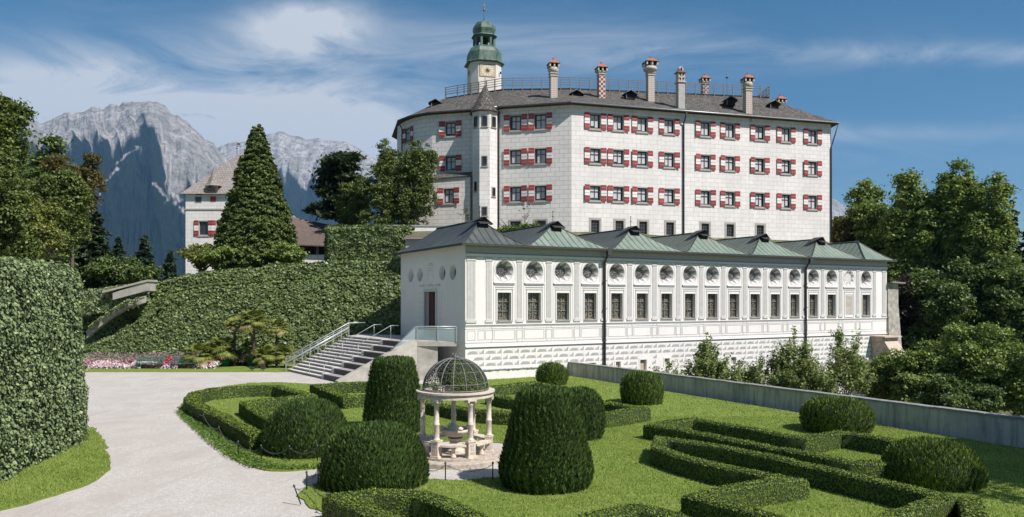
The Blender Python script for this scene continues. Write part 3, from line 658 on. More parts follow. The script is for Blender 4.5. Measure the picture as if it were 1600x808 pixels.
# end wall
for u in us:
    mb = MB(); n = 28; r, ri, dd = .52, .42, .33
    for i in range(n):
        t0, t1 = 2 * math.pi * i / n, 2 * math.pi * (i + 1) / n
        mb.face([fe(u + r * math.cos(t0), 0, 7.12 + r * math.sin(t0)), fe(u + r * math.cos(t1), 0, 7.12 + r * math.sin(t1)), fe(u + ri * math.cos(t1), dd, 7.12 + ri * math.sin(t1)), fe(u + ri * math.cos(t0), dd, 7.12 + ri * math.sin(t0))])
    O = hp('round_window', mb, white); mb = MB(); mb.face([fe(u + ri * math.cos(t), dd, 7.12 + ri * math.sin(t)) for t in [2 * math.pi * i / n for i in range(n)]]); q = hp('pane', mb, glass); q.parent = O
mb = MB()
for a, b_, c, d in ((dcu - 1.22, dcu - 1.0, 2.52, 6.05), (dcu + 1.0, dcu + 1.22, 2.52, 6.05), (dcu - 1.0, dcu + 1.0, 5.85, 6.05)): mb.box(a, b_, -.07, .1, c, d, 0, fe)
for sg in (-1, 1):
    for o_ in (1.55, 1.95):
        for i in range(9): v = dcu + sg * o_; zz = 2.8 + i * .36; mb.box(v - .03, v + .03, -.006, 0, zz, zz + .22, 1, fe); mb.box(v - .07, v + .07, -.007, -.0062, zz + .08, zz + .12, 1, fe)
D = hp('door', mb, [lt_paint, simple('faint_sgraffito', (.56, .555, .55), .85, .05)])
mb = MB(); mb.box(dcu - 1, dcu - .02, .3, .35, 2.53, 5.85, 0, fe); mb.box(dcu + .02, dcu + 1, .3, .35, 2.53, 5.85, 0, fe); mb.box(dcu - .02, dcu + .02, .28, .34, 2.53, 5.85, 0, fe)
for sg in (-.51, .51):
    for zz in (2.7, 3.8, 4.9): mb.box(dcu + sg - .36, dcu + sg + .36, .275, .299, zz, zz + .85, 0, fe)
q = hp('door_leaf', mb, doorred); q.parent = D
mb = MB()                                     # painted shield outline above the door
ec = dcu + .05
for a, b_, c, d in ((ec - .42, ec + .42, 7.72, 7.76), (ec - .42, ec - .39, 6.75, 7.72), (ec + .39, ec + .42, 6.75, 7.72), (ec - .39, ec + .39, 7.35, 7.375), (ec - .39, ec + .39, 7.05, 7.07), (ec - .15, ec + .15, 7.50, 7.56)): mb.box(a, b_, -.006, 0, c, d, 0, fe)
pr = None
for i in range(9):
    t = math.pi * i / 8; p = (ec - .405 * math.cos(t), 6.75 - .3 * math.sin(t))
    if pr: mb.face([fe(pr[0], -.005, pr[1]), fe(p[0], -.005, p[1]), fe(p[0], -.005, p[1] - .03), fe(pr[0], -.005, pr[1] - .03)])
    pr = p
for i in range(5): a = ec - .36 + i * .15; mb.box(a, a + .1, -.005, 0, 7.8, 7.86 + .05 * (i % 2), 0, fe)
hp('painted_shield', mb, simple('shield_grey', (.42, .42, .42), .85, .1))
# indistinct lettering band above the door: small strokes as it reads in the photograph
mb = MB(); x = dcu - 2.05
for word in (10, 1, 8, 8):
    for i in range(word):
        h = .16; mb.box(x, x + .022, -.005, 0, 6.22, 6.22 + h, 0, fe)
        if rng.random() < .7: mb.box(x + .05, x + .072, -.005, 0, 6.22, 6.22 + h, 0, fe)
        if rng.random() < .7: mb.box(x + .023, x + .049, -.0051, 0, 6.22 + h * rng.choice([0, .45, .85]), 6.22 + h * rng.choice([0, .45, .85]) + .022, 0, fe) if False else mb.box(x + .023, x + .049, -.005, 0, 6.36, 6.38, 0, fe)
        x += .125
    x += .16
hp('door_inscription', mb, simple('letter_grey', (.34, .34, .34), .85, .1))
# roof: one bell-cast hip per bay, valleys between
B_ = [-.45, 4.3, 11.3, 18.3, 25.1, 32.1, 39.2, HL + .45]; RH = 1.82; prof = lambda t: np.clip(t, 0, 1) ** 1.22
OV = .6
def roofunit(i):
    a, b_ = B_[i], B_[i + 1]; s0, s1 = -OV, 11.65 + .6; half = (b_ - a) / 2; mid = (a + b_) / 2; fd = 2.35 if i else 2.35; bd = fd if i else 3.2
    objs = {}
    K = 8
    def rp(u, s, z): return fl(u, s, z)
    sides = MB(); fr_ = MB()
    E = EZ + .02
    for k in range(K):
        t0, t1 = k / K, (k + 1) / K; h0, h1 = E + RH * prof(t0), E + RH * prof(t1)
        l0, l1 = a + half * t0, a + half * t1; r0_, r1_ = b_ - half * t0, b_ - half * t1; f0, f1 = s0 + fd * t0, s0 + fd * t1; k0, k1 = s1 - bd * t0, s1 - bd * t1
        sides.face([rp(l0, f0, h0), rp(l1, f1, h1), rp(l1, k1, h1), rp(l0, k0, h0)], 0)
        sides.face([rp(r0_, f0, h0), rp(r0_, k0, h0), rp(r1_, k1, h1), rp(r1_, f1, h1)], 1)
        fr_.face([rp(l0, f0, h0), rp(r0_, f0, h0), rp(r1_, f1, h1), rp(l1, f1, h1)] if t1 < 1 else [rp(l0, f0, h0), rp(r0_, f0, h0), rp(l1, f1, h1)], 2)
        fr_.face([rp(l0, k0, h0), rp(l1, k1, h1), rp(r1_, k1, h1), rp(r0_, k0, h0)] if t1 < 1 else [rp(l0, k0, h0), rp(l1, k1, h1), rp(r0_, k0, h0)], 0)
    o = MB(); o.v = sides.v + fr_.v; o.f = sides.f + [[j + len(sides.v) for j in f] for f in fr_.f]; o.m = sides.m + fr_.m; o.sm = [False] * len(o.f)
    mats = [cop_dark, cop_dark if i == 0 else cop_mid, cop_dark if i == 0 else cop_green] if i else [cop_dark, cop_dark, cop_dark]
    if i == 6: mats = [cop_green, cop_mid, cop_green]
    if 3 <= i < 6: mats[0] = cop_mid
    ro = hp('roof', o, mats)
    m = MB(); m.tube([rp(mid, s0 + fd * .98, E + RH + .02), rp(mid, s1 - bd, E + RH + .02)], .06, 6)
    for sg in (-1, 1):
        m.tube([rp(mid + sg * half * (1 - t), s0 + fd * t, E + RH * float(prof(t)) + .02) for t in np.linspace(0, 1, 9)], .045, 5)
    q = hp('ridge_roll', m, lead_dark); q.parent = ro
    if i in range(0, 6):       # little gablet with louvre near each peak
        z0_ = E + RH - .62; m = MB(); y0 = s0 + fd - .85
        m.face([rp(mid - .42, y0, z0_ + .34), rp(mid + .42, y0, z0_ + .34), rp(mid + .36, y0 + .75, z0_ + .62), rp(mid - .36, y0 + .75, z0_ + .62)], 0)
        m.face([rp(mid - .42, y0, z0_ + .30), rp(mid + .42, y0, z0_ + .30), rp(mid + .36, y0 + .75, z0_ + .58), rp(mid - .36, y0 + .75, z0_ + .58)], 0)
        m.face([rp(mid - .42, y0, z0_ + .34), rp(mid + .42, y0, z0_ + .34), rp(mid + .42, y0, z0_ + .30), rp(mid - .42, y0, z0_ + .30)], 0)
        m.box(mid - .34, mid + .34, y0 + .22, y0 + .75, z0_ - .1, z0_ + .36, 1, fl)
        # roof of the gablet: two wings that overhang
        for sg in (-1, 1): m.face([rp(mid, y0 + .15, z0_ + .80), rp(mid, y0 + 1.15, z0_ + .80), rp(mid + sg * 1.0, y0 + 1.15, z0_ + .34), rp(mid + sg * .92, y0 + .55, z0_ + .36)], 0)
        q = hp('louvre', m, [lead_dark, dark]); q.parent = ro
    if i in (0, 1, 2):
        m = MB(); m.tube([rp(mid, s0 + fd, E + RH), rp(mid, s0 + fd, E + RH + .85)], .025, 5); c0 = rp(mid, s0 + fd, 0); m.lathe([(.005, E + RH + .5), (.07, E + RH + .57), (.005, E + RH + .64)], 8, (c0.x, c0.y)); m.lathe([(.005, E + RH + .85), (.06, E + RH + .91), (.005, E + RH + .97)], 8, (c0.x, c0.y)); q = hp('finial', m, lead_dark); q.parent = ro
for i in range(7): roofunit(i)
mb = MB(); s0 = -OV
mb.face([fl(-.45, s0, EZ), fl(HL + .45, s0, EZ), fl(HL + .45, .1, EZ - .02), fl(-.45, .1, EZ - .02)], 0); mb.face([fl(-.45, s0, EZ), fl(-.45, 12.25, EZ), fl(.1, 12.25, EZ - .02), fl(.1, s0, EZ - .02)], 0); mb.face([fl(HL + .45, s0, EZ), fl(HL + .45, 12.2, EZ), fl(HL - .1, 12.2, EZ - .02), fl(HL - .1, s0, EZ - .02)], 0)
mb.box(-.5, HL + .5, s0 - .12, s0 - .005, EZ - .09, EZ + .05, 0, fl); mb.box(-.57, -.455, s0 - .12, 12.3, EZ - .09, EZ + .05, 0, fl)
hp('gutter', mb, lead_dark)
for u in (11.0, 32.0):
    mb = MB(); mb.tube([fl(u, -.6, EZ - .1), fl(u, -.5, EZ - .35), fl(u, -.14, EZ - .9), fl(u, -.14, -4.2)], .085, 8); mb.box(u - .16, u + .16, -.75, -.5, EZ - .4, EZ - .1, 0, fl)
    for zz in (6.6, 4.6, 2.3, .3): mb.box(u - .12, u + .12, -.24, 0, zz, zz + .06, 0, fl)
    hp('downpipe', mb, lead_dark)
# rubble buttress tower at the far end and sandstone abutment
bx = empty('stone_buttress', tuple(fl(HL + 1.2, 1.5, 0)), 'rough grey rubble stone tower stub at the far right end of the white hall', 'buttress')
mb = MB()
lv = [(-4.4, .55), (0, .25), (5, 0), (6.9, 0)]; rings = []
for z, e in lv: rings.append(mb.pts([fl(HL + .02, -.1 - e, z), fl(HL + 1.55 + e, -.1 - e, z), fl(HL + 1.55 + e, 5, z), fl(HL + .02, 5, z)]))
for a, b_ in zip(rings, rings[1:]):
    for k in range(4): mb.idx([a[k], a[(k + 1) % 4], b_[(k + 1) % 4], b_[k]])
mb.idx(rings[-1]); shift(mb.build('masonry', rough_stone), bx)
mb = MB(); mb.face([fl(HL + .02, -.5, 6.95), fl(HL + 2.0, -.5, 6.85), fl(HL + 2.0, 5, 6.95), fl(HL + .02, 5, 7.5)]); mb.face([fl(HL + .02, -.5, 6.85), fl(HL + 2.0, -.5, 6.75), fl(HL + 2.0, 5, 6.85), fl(HL + .02, 5, 7.4)])
for k in range(7): a = HL + .05 + k * .28; mb.box(a, a + .24, -.55, -.3, 6.84 - k * .01, 6.98 - k * .012, 0, fl)
shift(mb.build('roof', pshingle), bx)
ab = empty('sandstone_abutment', tuple(fl(HL - .3, -2, -4)), 'pinkish sandstone sloping abutment at the foot of the far right hall corner', 'abutment')
mb = MB(); a0, a1_ = HL - 2.3, HL - .15
mb.box(a0, a1_, -1.2, -.02, 1.55, 1.9, 0, fl); mb.box(a0 - .12, a1_ + .15, -1.5, -.02, 1.903, 2.02, 0, fl)
mb.face([fl(a0 + .2, -1.25, 1.55), fl(a1_, -1.25, 1.55), fl(a1_ + .7, -2.6, -1.3), fl(a0 + .9, -2.6, -1.3)]); mb.face([fl(a0 + .2, -1.25, 1.55), fl(a0 + .9, -2.6, -1.3), fl(a0 + .2, -.02, -1.3), fl(a0, -.02, 1.55)]); mb.face([fl(a1_, -1.25, 1.55), fl(a1_ + .7, -2.6, -1.3), fl(a1_ + .7, -.02, -1.3), fl(a1_, -.02, 1.55)])
mb.box(a0, a1_ + 1.1, -2.8, -.02, -1.5, -1.303, 0, fl); mb.box(a0 + .1, a1_ + .9, -2.6, -.02, -4.4, -1.503, 0, fl)
shift(mb.build('masonry', pink_stone), ab)
# ------------------------------------------------------------------ main castle
CC = Vector((6.57, 84.3)); castle = empty('castle', (CC.x, CC.y, 12), 'big white castle block with red and white shutters, grey shingle roof and roof walk', 'castle')
def cp(name, mb, m): return shift(mb.build(name, m), castle)
rd = Vector((.9598, .2806)); ld = Vector((-.9345, .356)).normalized()
Dp = CC + rd * 34.0; T0 = Vector((-1.6, 86.4)); T1 = Vector((-4.6, 87.6)); Bp = Vector((-9.3, 88.9)); 
fR = Fr(CC, rd); fL = Fr(T0, CC - T0); fA = Fr(Bp, T1 - Bp)
# rounded corner from Bp back to A
Ap = Vector((-13.1, 92.4)); A2 = Vector((-15.2, 101)); E0 = 12.0; E1 = 26.95
mb = MB()
def ux(fr, px): t = (px - 800) / F; return (t * fr.o.y - fr.o.x) / (fr.d.x - t * fr.d.y)
zr = [25.2, 21.35, 17.2]
wl = [930, 966, 1003.5, 1045.5, 1102, 1140.5, 1187, 1228, 1269.5]; wu = [ux(fR, p) for p in wl]
wR = [(u, z) for z in zr for u in wu]
opsR = [(u - .62, u + .62, z - .8, z + .8) for u, z in wR]
gl_ = [930, 968, 1005, 1047, 1102, 1141, 1188]; gu = [ux(fR, p) for p in gl_]; opsR += [(u - .5, u + .5, 12.75, 14.2) for u in gu]
wall(mb, fR, 0, 34.0, 9.0, E1, opsR, .3, 0, 0)
L2 = (CC - T0).length; lu = [ux(fL, 805.5), ux(fL, 844.5)]; opsL = [(u - .68, u + .68, z - .82, z + .82) for z in zr for u in lu] + [(u - .62, u + .62, 13.45, 14.15) for u in lu]
wall(mb, fL, 0, L2, 11, E1, opsL, .3, 1, 1)
au = ux(fA, 704); LA = (T1 - Bp).length
wall(mb, fA, 0, LA, 11, E1, [(au - .62, au + .62, z - .8, z + .8) for z in (25.05, 21.1)], .3, 1, 1)
mb.face([(T1.x, T1.y, 11), (T0.x, T0.y, 11), (T0.x, T0.y, E1), (T1.x, T1.y, E1)], 1)
# curved part
cpts = [Bp, Vector((-10.6, 89.55)), Vector((-11.7, 90.5)), Ap, Vector((-14.2, 94.8)), A2]
fB = Fr(Ap, cpts[2] - Ap)
for a, b_ in zip(cpts, cpts[1:]): mb.face([(b_.x, b_.y, 11), (a.x, a.y, 11), (a.x, a.y, E1), (b_.x, b_.y, E1)], 1)
back = [A2, Vector((-10, 122)), Vector((30, 122)), Vector((Dp.x - 1.5, Dp.y + 20)), Dp]
for a, b_ in zip(back, back[1:]): mb.face([(b_.x, b_.y, 9), (a.x, a.y, 9), (a.x, a.y, E1), (b_.x, b_.y, E1)], 1)
shift(mb.build('wall', [ashlar, ashlar_old], fix=False), castle)
for u, z in wR: window(castle, fR, u, z, 1.24, 1.6, True, (2, 2), sw=.62)
for u in lu:
    for z in zr: window(castle, fL, u, z, 1.3, 1.62, True, (2, 2), sw=.62)
    window(castle, fL, u, 13.8, 1.24, .7, False, (2, 1), surround=.2, curt=False)
for u in gu: window(castle, fR, u, 13.475, 1.0, 1.45, False, (3, 4), surround=.24, curt=False)
for z in (25.05, 21.1): window(castle, fA, au, z, 1.24, 1.6, True, (2, 2), sw=.68)
fC = Fr(cpts[3], cpts[2] - cpts[3]); window(castle, fC, 1.2, 25.05, 1.1, 1.5, True, (2, 2), depth=-.02, sw=.55)
# lower block that projects under wall A
fA2 = Fr(Bp + Vector((-1.5, -.9)), T1 - Bp); la2 = LA + 1.4; a2u = ux(fA2, 701); mb = MB()
wall(mb, fA2, 0, la2, 10, 19.2, [(a2u - .6, a2u + .6, 16.35, 17.95)], .3); mb.face([fA2(0, 0, 10), fA2(0, 5, 10), fA2(0, 5, 19.2), fA2(0, 0, 19.2)]); mb.face([fA2(la2, 0, 10), fA2(la2, 2, 10), fA2(la2, 2, 19.2), fA2(la2, 0, 19.2)])
shift(mb.build('lower_wall', ashlar_old, fix=False), castle); mb = MB(); mb.face([fA2(-.1, -.15, 19.15), fA2(la2 + .05, -.15, 19.35), fA2(la2 + .05, 1.0, 19.95), fA2(-.1, 1.2, 19.8)]); mb.face([fA2(-.1, -.15, 19.05), fA2(la2 + .05, -.15, 19.25), fA2(la2 + .05, -.15, 19.35), fA2(-.1, -.15, 19.15)]); cp('coping', mb, shingle)
window(castle, fA2, a2u, 17.15, 1.2, 1.6, True, (2, 2), sw=.66)
# stair turret
tc_ = Vector((-3.05, 86.5)); rt = 1.5; tro = R(22.5)
mb = MB(); mb.lathe([(rt, 11), (rt, 26.3)], 8, (tc_.x, tc_.y), 0, False, tro); mb.lathe([(rt * 1.04, 26.3), (rt * 1.1, 26.45), (rt * 1.1, 26.6)], 8, (tc_.x, tc_.y), 1, False, tro)
TU = cp('stair_turret', mb, [ashlar, lt_paint]); mb = MB(); mb.lathe([(1.78, 26.35), (1.62, 26.6), (1.2, 27.4), (.75, 28.3), (.3, 29.2), (.03, 29.75)], 16, (tc_.x, tc_.y)); q = cp('turret_roof', mb, shingle); q.parent = TU
mb = MB(); mb.tube([(tc_.x, tc_.y, 29.6), (tc_.x, tc_.y, 30.6)], .03, 5); mb.lathe([(.01, 29.85), (.09, 29.95), (.01, 30.05)], 8, (tc_.x, tc_.y)); q = cp('finial', mb, lead_dark); q.parent = TU
ap_ = rt * math.cos(R(22.5))
def tw(k, z, wd_, ht):
    ang = R(-135 + 45 * k); nrm = Vector((math.cos(ang), math.sin(ang))); d = Vector((-nrm.y, nrm.x)); f = Fr(tc_ + nrm * ap_ - d * 0, d, (nrm.x, nrm.y, 0)); W = window(castle, f, 0, z, wd_, ht, False, (1, 1), surround=.1, depth=-.01, curt=False); 
for k in (0, 1, 2): tw(k, 25.25, .55, 1.1)
tw(1, 20.8, .5, 1.0); tw(2, 17.4, .42, .9); tw(1, 15.2, .5, .9); tw(0, 18.0, .42, 1.0)
# roof: eave ring to upper ring
ov = .75
eave = [A2 + Vector((-.7, 0)), Ap + Vector((-.7, -.35)), cpts[2] + Vector((-.5, -.55)), Bp + Vector((-.3, -.8)), T1 + Vector((0, -.85)), T0 + Vector((-.1, -.8)), CC + Vector((-.1, -.8)), Dp + rd * .9 + Vector((0, -.8)), Vector((Dp.x + .2, Dp.y + 21)), Vector((30, 123)), Vector((-10.5, 123))]
upper = [Vector((-9.2, 104)), Vector((-9.0, 99.2)), Vector((-7.3, 98.3)), Vector((-5.6, 97.3)), Vector((-3.4, 96.2)), Vector((-1.2, 95.0)), Vector((7.2, 94.6)), Vector((33.0, 98.6)), Vector((33, 108)), Vector((27, 112)), Vector((-6, 112))]
def eZ(i): return 26.95 if i not in (0,) else 26.9
UZ = 31.4; mb = MB(); n = len(eave); K = 6; pf = lambda t: t ** 1.08
for k in range(K):
    t0, t1 = k / K, (k + 1) / K
    A_ = [(*(e.lerp(u, t0)), 27.0 + (UZ - 27.0) * pf(t0)) for e, u in zip(eave, upper)]; B2 = [(*(e.lerp(u, t1)), 27.0 + (UZ - 27.0) * pf(t1)) for e, u in zip(eave, upper)]
    for i in range(n): j = (i + 1) % n; mb.face([A_[i], A_[j], B2[j]]); mb.face([A_[i], B2[j], B2[i]])
mb.face([(*u, UZ) for u in upper])
RF = cp('roof', mb, shingle)
mb = MB()
for i in range(n):
    j = (i + 1) % n; a, b_ = eave[i], eave[j]; c = Vector((8, 104)); ai, bi = a + (c - a).normalized() * 1.0, b_ + (c - b_).normalized() * 1.0
    mb.face([(*a, 26.98), (*b_, 26.98), (*b_, 26.86), (*a, 26.86)], 1); mb.face([(*a, 26.86), (*b_, 26.86), (*bi, 26.84), (*ai, 26.84)], 0)
q = cp('eaves', mb, [dktimber, lead_dark]); 
mb = MB(); g = [Vector((*e, 26.93)) + Vector((0, -.06, 0)) for e in eave[4:8]]; mb.tube(g[0:2], .07, 6); mb.tube(g[2:4], .075, 6); q = cp('gutter', mb, steel)
for px, fr in ((1067.5, fR), ):
    u = ux(fr, px); mb = MB(); mb.tube([fr(u, -.8, 26.8), fr(u, -.5, 26.2), fr(u, -.15, 25.6), fr(u, -.15, 9.5)], .09, 7); cp('downpipe', mb, lead_dark)
mb = MB(); mb.tube([fR(34.5, -.8, 26.9), fR(34.1, -.12, 24.5), fR(33.95, -.12, 24), fR(33.95, -.12, 9.5)], .08, 7); cp('downpipe', mb, lead_dark)
mb = MB(); mb.tube([fL(.12, -.8, 26.8), fL(.12, -.14, 26.3), fL(.12, -.14, 11)], .1, 7); cp('downpipe', mb, lead_dark)
mb = MB(); mb.tube([(-13.75, 92.0, 26.8), (-13.3, 92.3, 26), (-13.3, 92.3, 12)], .08, 7); cp('downpipe', mb, lead_dark)
# roof walk: sleepers, deck edge, rails and posts
fence = [upper[0] + Vector((0, 4)), Vector((-8.6, 98.9)), Vector((-7.0, 98.0)), Vector((-5.2, 97.0)), Vector((-3.2, 95.9)), Vector((-1.1, 94.75)), Vector((7.2, 94.4)), Vector((33.2, 98.4)), Vector((33.2, 108))]
dk = MB(); rl = MB()
for a, b_ in zip(fence, fence[1:]):
    d = (b_ - a).normalized(); L_ = (b_ - a).length; f = Fr(a, d)
    dk.box(0, L_, .1, 1.3, UZ + .02, UZ + .14, 0, f)
    for zz, hh in ((.5, .07), (.8, .05), (1.1, .05), (1.38, .07)): rl.box(-.02, L_ + .02, -.02, .04, UZ + zz, UZ + zz + hh, 0, f)
cp('walkway', dk, dktimber); RL = cp('roof_railing', rl, timber)
def alongf(path, step):
    out = []; 
    for a, b_ in zip(path, path[1:]):
        L_ = (b_ - a).length; k = max(1, round(L_ / step))
        for i in range(k): out.append((a.lerp(b_, i / k), (b_ - a).normalized()))
    out.append((path[-1], (path[-1] - path[-2]).normalized())); return out
p0 = None
for p, d in alongf(fence, 1.25):
    if p0 is None:
        mb = MB(); mb.box(-.05, .05, -.05, .05, -.35, 1.47); p0 = mb.build('post', timber); p0.parent = RL; c = p0
    else: c = p0.copy(); COL.objects.link(c); c.parent = RL
    c.location = Vector((p.x, p.y, UZ)) - Vector(castle.location); c.rotation_euler = (0, 0, math.atan2(d.y, d.x))
# small roof dormers (eyebrow hatches)
def pz(px, py, Y): return P(px, py, Y)
for px, py, Y in ((680, 161, 95.5), (901, 147, 89.5), (985, 147.5, 90.5), (1142, 157, 92.5), (1210, 163, 95.0)):
    c = pz(px, py, Y); mb = MB(); mb.box(c.x - .55, c.x + .55, c.y + .1, c.y + 1.5, c.z - .6, c.z + .1, 1); mb.box(c.x - .5, c.x - .42, c.y, c.y + .1, c.z - .5, c.z + .1, 2)
    for sg in (-1, 1): mb.face([(c.x, c.y - .2, c.z + .5), (c.x, c.y + 2.0, c.z + .45), (c.x + sg * .95, c.y + 1.2, c.z), (c.x + sg * .85, c.y - .1, c.z + .0)], 0); mb.tube([(c.x, c.y - .22, c.z + .5), (c.x + sg * .85, c.y - .12, c.z + 0)], .05, 4, 2)
    q = cp('dormer', mb, [shingle, dark, timber])
# chimneys
def chk(name, c1_, c2_, sc, m=None):
    b = NB(name); t = b.n('ShaderNodeTexChecker'); t.inputs['Scale'].default_value = sc; t.inputs[1].default_value = c1_ + (1,); t.inputs[2].default_value = c2_ + (1,)
    b.L.new(b.tc.outputs['UV'], t.inputs['Vector']); return b.fin(t.outputs[0], .8)
diam = chk('diamond_pattern', (.52, .46, .40), (.22, .05, .04), 3.6)
b = NB('grid_pattern'); t = b.n('ShaderNodeTexBrick'); t.offset = 0; b.L.new(b.tc.outputs['UV'], t.inputs['Vector']); t.inputs['Scale'].default_value = 1; t.inputs['Brick Width'].default_value = .2; t.inputs['Row Height'].default_value = .22; t.inputs['Mortar Size'].default_value = .05
t.inputs['Color1'].default_value = (.33, .2, .16, 1); t.inputs['Color2'].default_value = (.3, .2, .17, 1); t.inputs['Mortar'].default_value = (.52, .46, .40, 1); gridp = b.fin(t.outputs[0], .85)
plain = simple('plain_stucco', (.40, .385, .37), .9, .15, 5)
def chimney(px, ytop, ybot, Y, style):
    top = P(px, ytop, Y).z; bot = P(px, ybot, Y).z; X = P(px, 0, Y).x; w_ = .40; H = top - bot; r = R(12)
    def rf(x, y, z): return (X + x * math.cos(r) - y * math.sin(r), Y + x * math.sin(r) + y * math.cos(r), z)
    mb = MB(); sh = .66 if style != 3 else .70; zs = bot + H * sh
    mb.box(-w_, w_, -w_, w_, bot - 1.2, zs, 0, rf)
    if style == 3:
        mb.box(-w_ - .12, w_ + .12, -w_ - .12, w_ + .12, zs, zs + .12, 1, rf); mb.box(-w_ + .0, w_, -w_, w_, zs + .12, zs + 1.15, 1, rf)
        for k in range(2):
            z0_ = zs + .15 + k * .5
            for sg in (-1, 1): mb.face([rf(sg * .08, -w_ - .006, z0_), rf(sg * .42, -w_ - .006, z0_ + .4), rf(sg * .08, -w_ - .006, z0_ + .4)], 3)
        mb.box(-w_ - .14, w_ + .14, -w_ - .14, w_ + .14, zs + 1.15, zs + 1.27, 2, rf); mb.lathe([(.34, zs + 1.27), (.36, zs + 1.6), (.25, zs + 1.85), (.02, zs + 1.95)], 10, (X, Y), 1)
        a = rf(0, -.345, 0); mb.box(-.08, .08, -.37, -.3, zs + 1.4, zs + 1.75, 3, rf)
    else:
        mb.box(-w_ - .07, w_ + .07, -w_ - .07, w_ + .07, zs, zs + .1, 1, rf); mb.box(-w_, w_, -w_, w_, zs + .1, zs + .3, 1, rf); mb.box(-w_ - .09, w_ + .09, -w_ - .09, w_ + .09, zs + .3, zs + .4, 1, rf); z = zs + .4
        if style in (0, 2):
            bw = .62 if style == 0 else .84; mb.lathe([(.45, z), (bw, z + .28), (bw * 1.0, z + .5), (bw * .86, z + .66)], 12, (X, Y), 1); z += .66; 
            if style == 2: mb.lathe([(.55, z), (.6, z + .5)], 12, (X, Y), 1); z += .12
        cw = .52 if style != 2 else .66
        mb.box(-cw * .8, cw * .8, -cw * .8, cw * .8, z, z + .42, 3, rf)
        for sx in (-1, 0, 1):
            for sy in (-1, 1): mb.box(sx * cw - .08 * (1 if sx <= 0 else 1), sx * cw + .08, sy * cw - .07, sy * cw + .07, z, z + .42, 1, rf)
        for sy in (0,):
            for sx in (-1, 1): mb.box(sx * cw - .07, sx * cw + .07, -.08, .08, z, z + .42, 1, rf)
        z += .42; e = cw + .17; hh = .5
        tp = rf(0, 0, z + hh + .1); cs = [rf(-e, -e, z), rf(e, -e, z), rf(e, e, z), rf(-e, e, z)]; ms = [rf(-e * .45, -e * .45, z + hh * .7), rf(e * .45, -e * .45, z + hh * .7), rf(e * .45, e * .45, z + hh * .7), rf(-e * .45, e * .45, z + hh * .7)]
        for i in range(4): mb.face([cs[i], cs[(i + 1) % 4], ms[(i + 1) % 4], ms[i]], 2); mb.face([ms[i], ms[(i + 1) % 4], tp], 2)
        mb.face(cs[::-1], 3); mb.lathe([(.07, z + hh), (.1, z + hh + .2), (.02, z + hh + .35)], 8, (X, Y), 2)
    body = [gridp, diam, gridp, plain, gridp][style]
    cp('chimney', mb, [body, stucco, terracotta, dark])
chimney(864.5, 102, 156, 89.0, 0); chimney(939.5, 101, 150, 90.2, 1); chimney(1016, 103, 150, 91.2, 2); chimney(1063, 114, 168, 88.6, 3); chimney(1168, 126, 176, 91.0, 0); chimney(1101, 124, 150, 106, 1); chimney(1219, 160, 178, 99.8, 1)
mb = MB(); c = P(1136, 130, 107); mb.tube([(c.x, c.y, UZ), (c.x, c.y, P(1136, 100, 107).z)], .05, 5, r1=.02); mb.lathe([(.02, c.z + .6), (.22, c.z + .8), (.02, c.z + 1.0)], 10, (c.x, c.y)); mb.lathe([(1.1, UZ), (.9, UZ + 1.0), (.05, UZ + 1.7)], 12, (c.x, c.y)); cp('roof_finial', mb, pat)
# clock tower rising behind the roof
TY = 105.0; tp = P(756.5, 100, TY); tx = tp.x; sc = TY / F; rt = R(-9)
tower = empty('clock_tower', (tx, TY, 20), 'small white clock tower with two-tier green copper onion dome behind the castle roof', 'tower')
def tpc(name, mb, m): return shift(mb.build(name, m), tower)
Zy = lambda py: CH + (HZ - py) * sc
hw = 26 * sc * .98
def octp(h, ch): return [(-h, -h + ch), (-h + ch, -h), (h - ch, -h), (h, -h + ch), (h, h - ch), (h - ch, h), (-h + ch, h), (-h, h - ch)]
def trf(x, y, z): return (tx + x * math.cos(rt) - y * math.sin(rt), TY + x * math.sin(rt) + y * math.cos(rt), z)
def octlathe(mb, prof, ch=.5, m=0):
    rings = []
    for h, z in prof: rings.append(mb.pts([trf(x, y, z) for x, y in octp(h, h * ch)]))
    for a, b_ in zip(rings, rings[1:]):
        for k in range(8): mb.idx([a[k], a[(k + 1) % 8], b_[(k + 1) % 8], b_[k]], m)
    mb.idx(rings[0][::-1], m); mb.idx(rings[-1], m)
rt = R(14)
mb = MB(); octlathe(mb, [(hw * .95, 20), (hw * .95, Zy(103))], .42); W = tpc('wall', mb, simple('tower_plaster', (.62, .58, .52), .85, .12, 1))
mb = MB(); octlathe(mb, [(hw * 1.12, Zy(103.5)), (hw * 1.16, Zy(102.5)), (hw * 1.02, Zy(100)), (hw * 1.0, Zy(93)), (hw * .98, Zy(86)), (hw * .88, Zy(80)), (hw * .66, Zy(76))], .5); tpc('lower_dome', mb, pat)
mb = MB(); l = hw * .6
for k in range(8):
    x, y = octp(l, l * .5)[k]; x *= .95; y *= .95; mb.box(x - .14, x + .14, y - .14, y + .14, Zy(77), Zy(59), 0, trf)
octlathe(mb, [(l * .35, Zy(77)), (l * .35, Zy(59))], .5, 1); octlathe(mb, [(l * 1.02, Zy(77.5)), (l * 1.02, Zy(75))], .5, 0); octlathe(mb, [(l * 1.02, Zy(61.5)), (l * 1.02, Zy(59))], .5, 0); tpc('lantern', mb, [pat, dark])
mb = MB(); octlathe(mb, [(hw * .74, Zy(59)), (hw * .72, Zy(58)), (hw * .58, Zy(56)), (hw * .60, Zy(53)), (hw * .66, Zy(48)), (hw * .64, Zy(43)), (hw * .5, Zy(38)), (hw * .26, Zy(35)), (hw * .1, Zy(33.5)), (.08, Zy(31)), (.05, Zy(18))], .5); tpc('upper_dome', mb, pat)
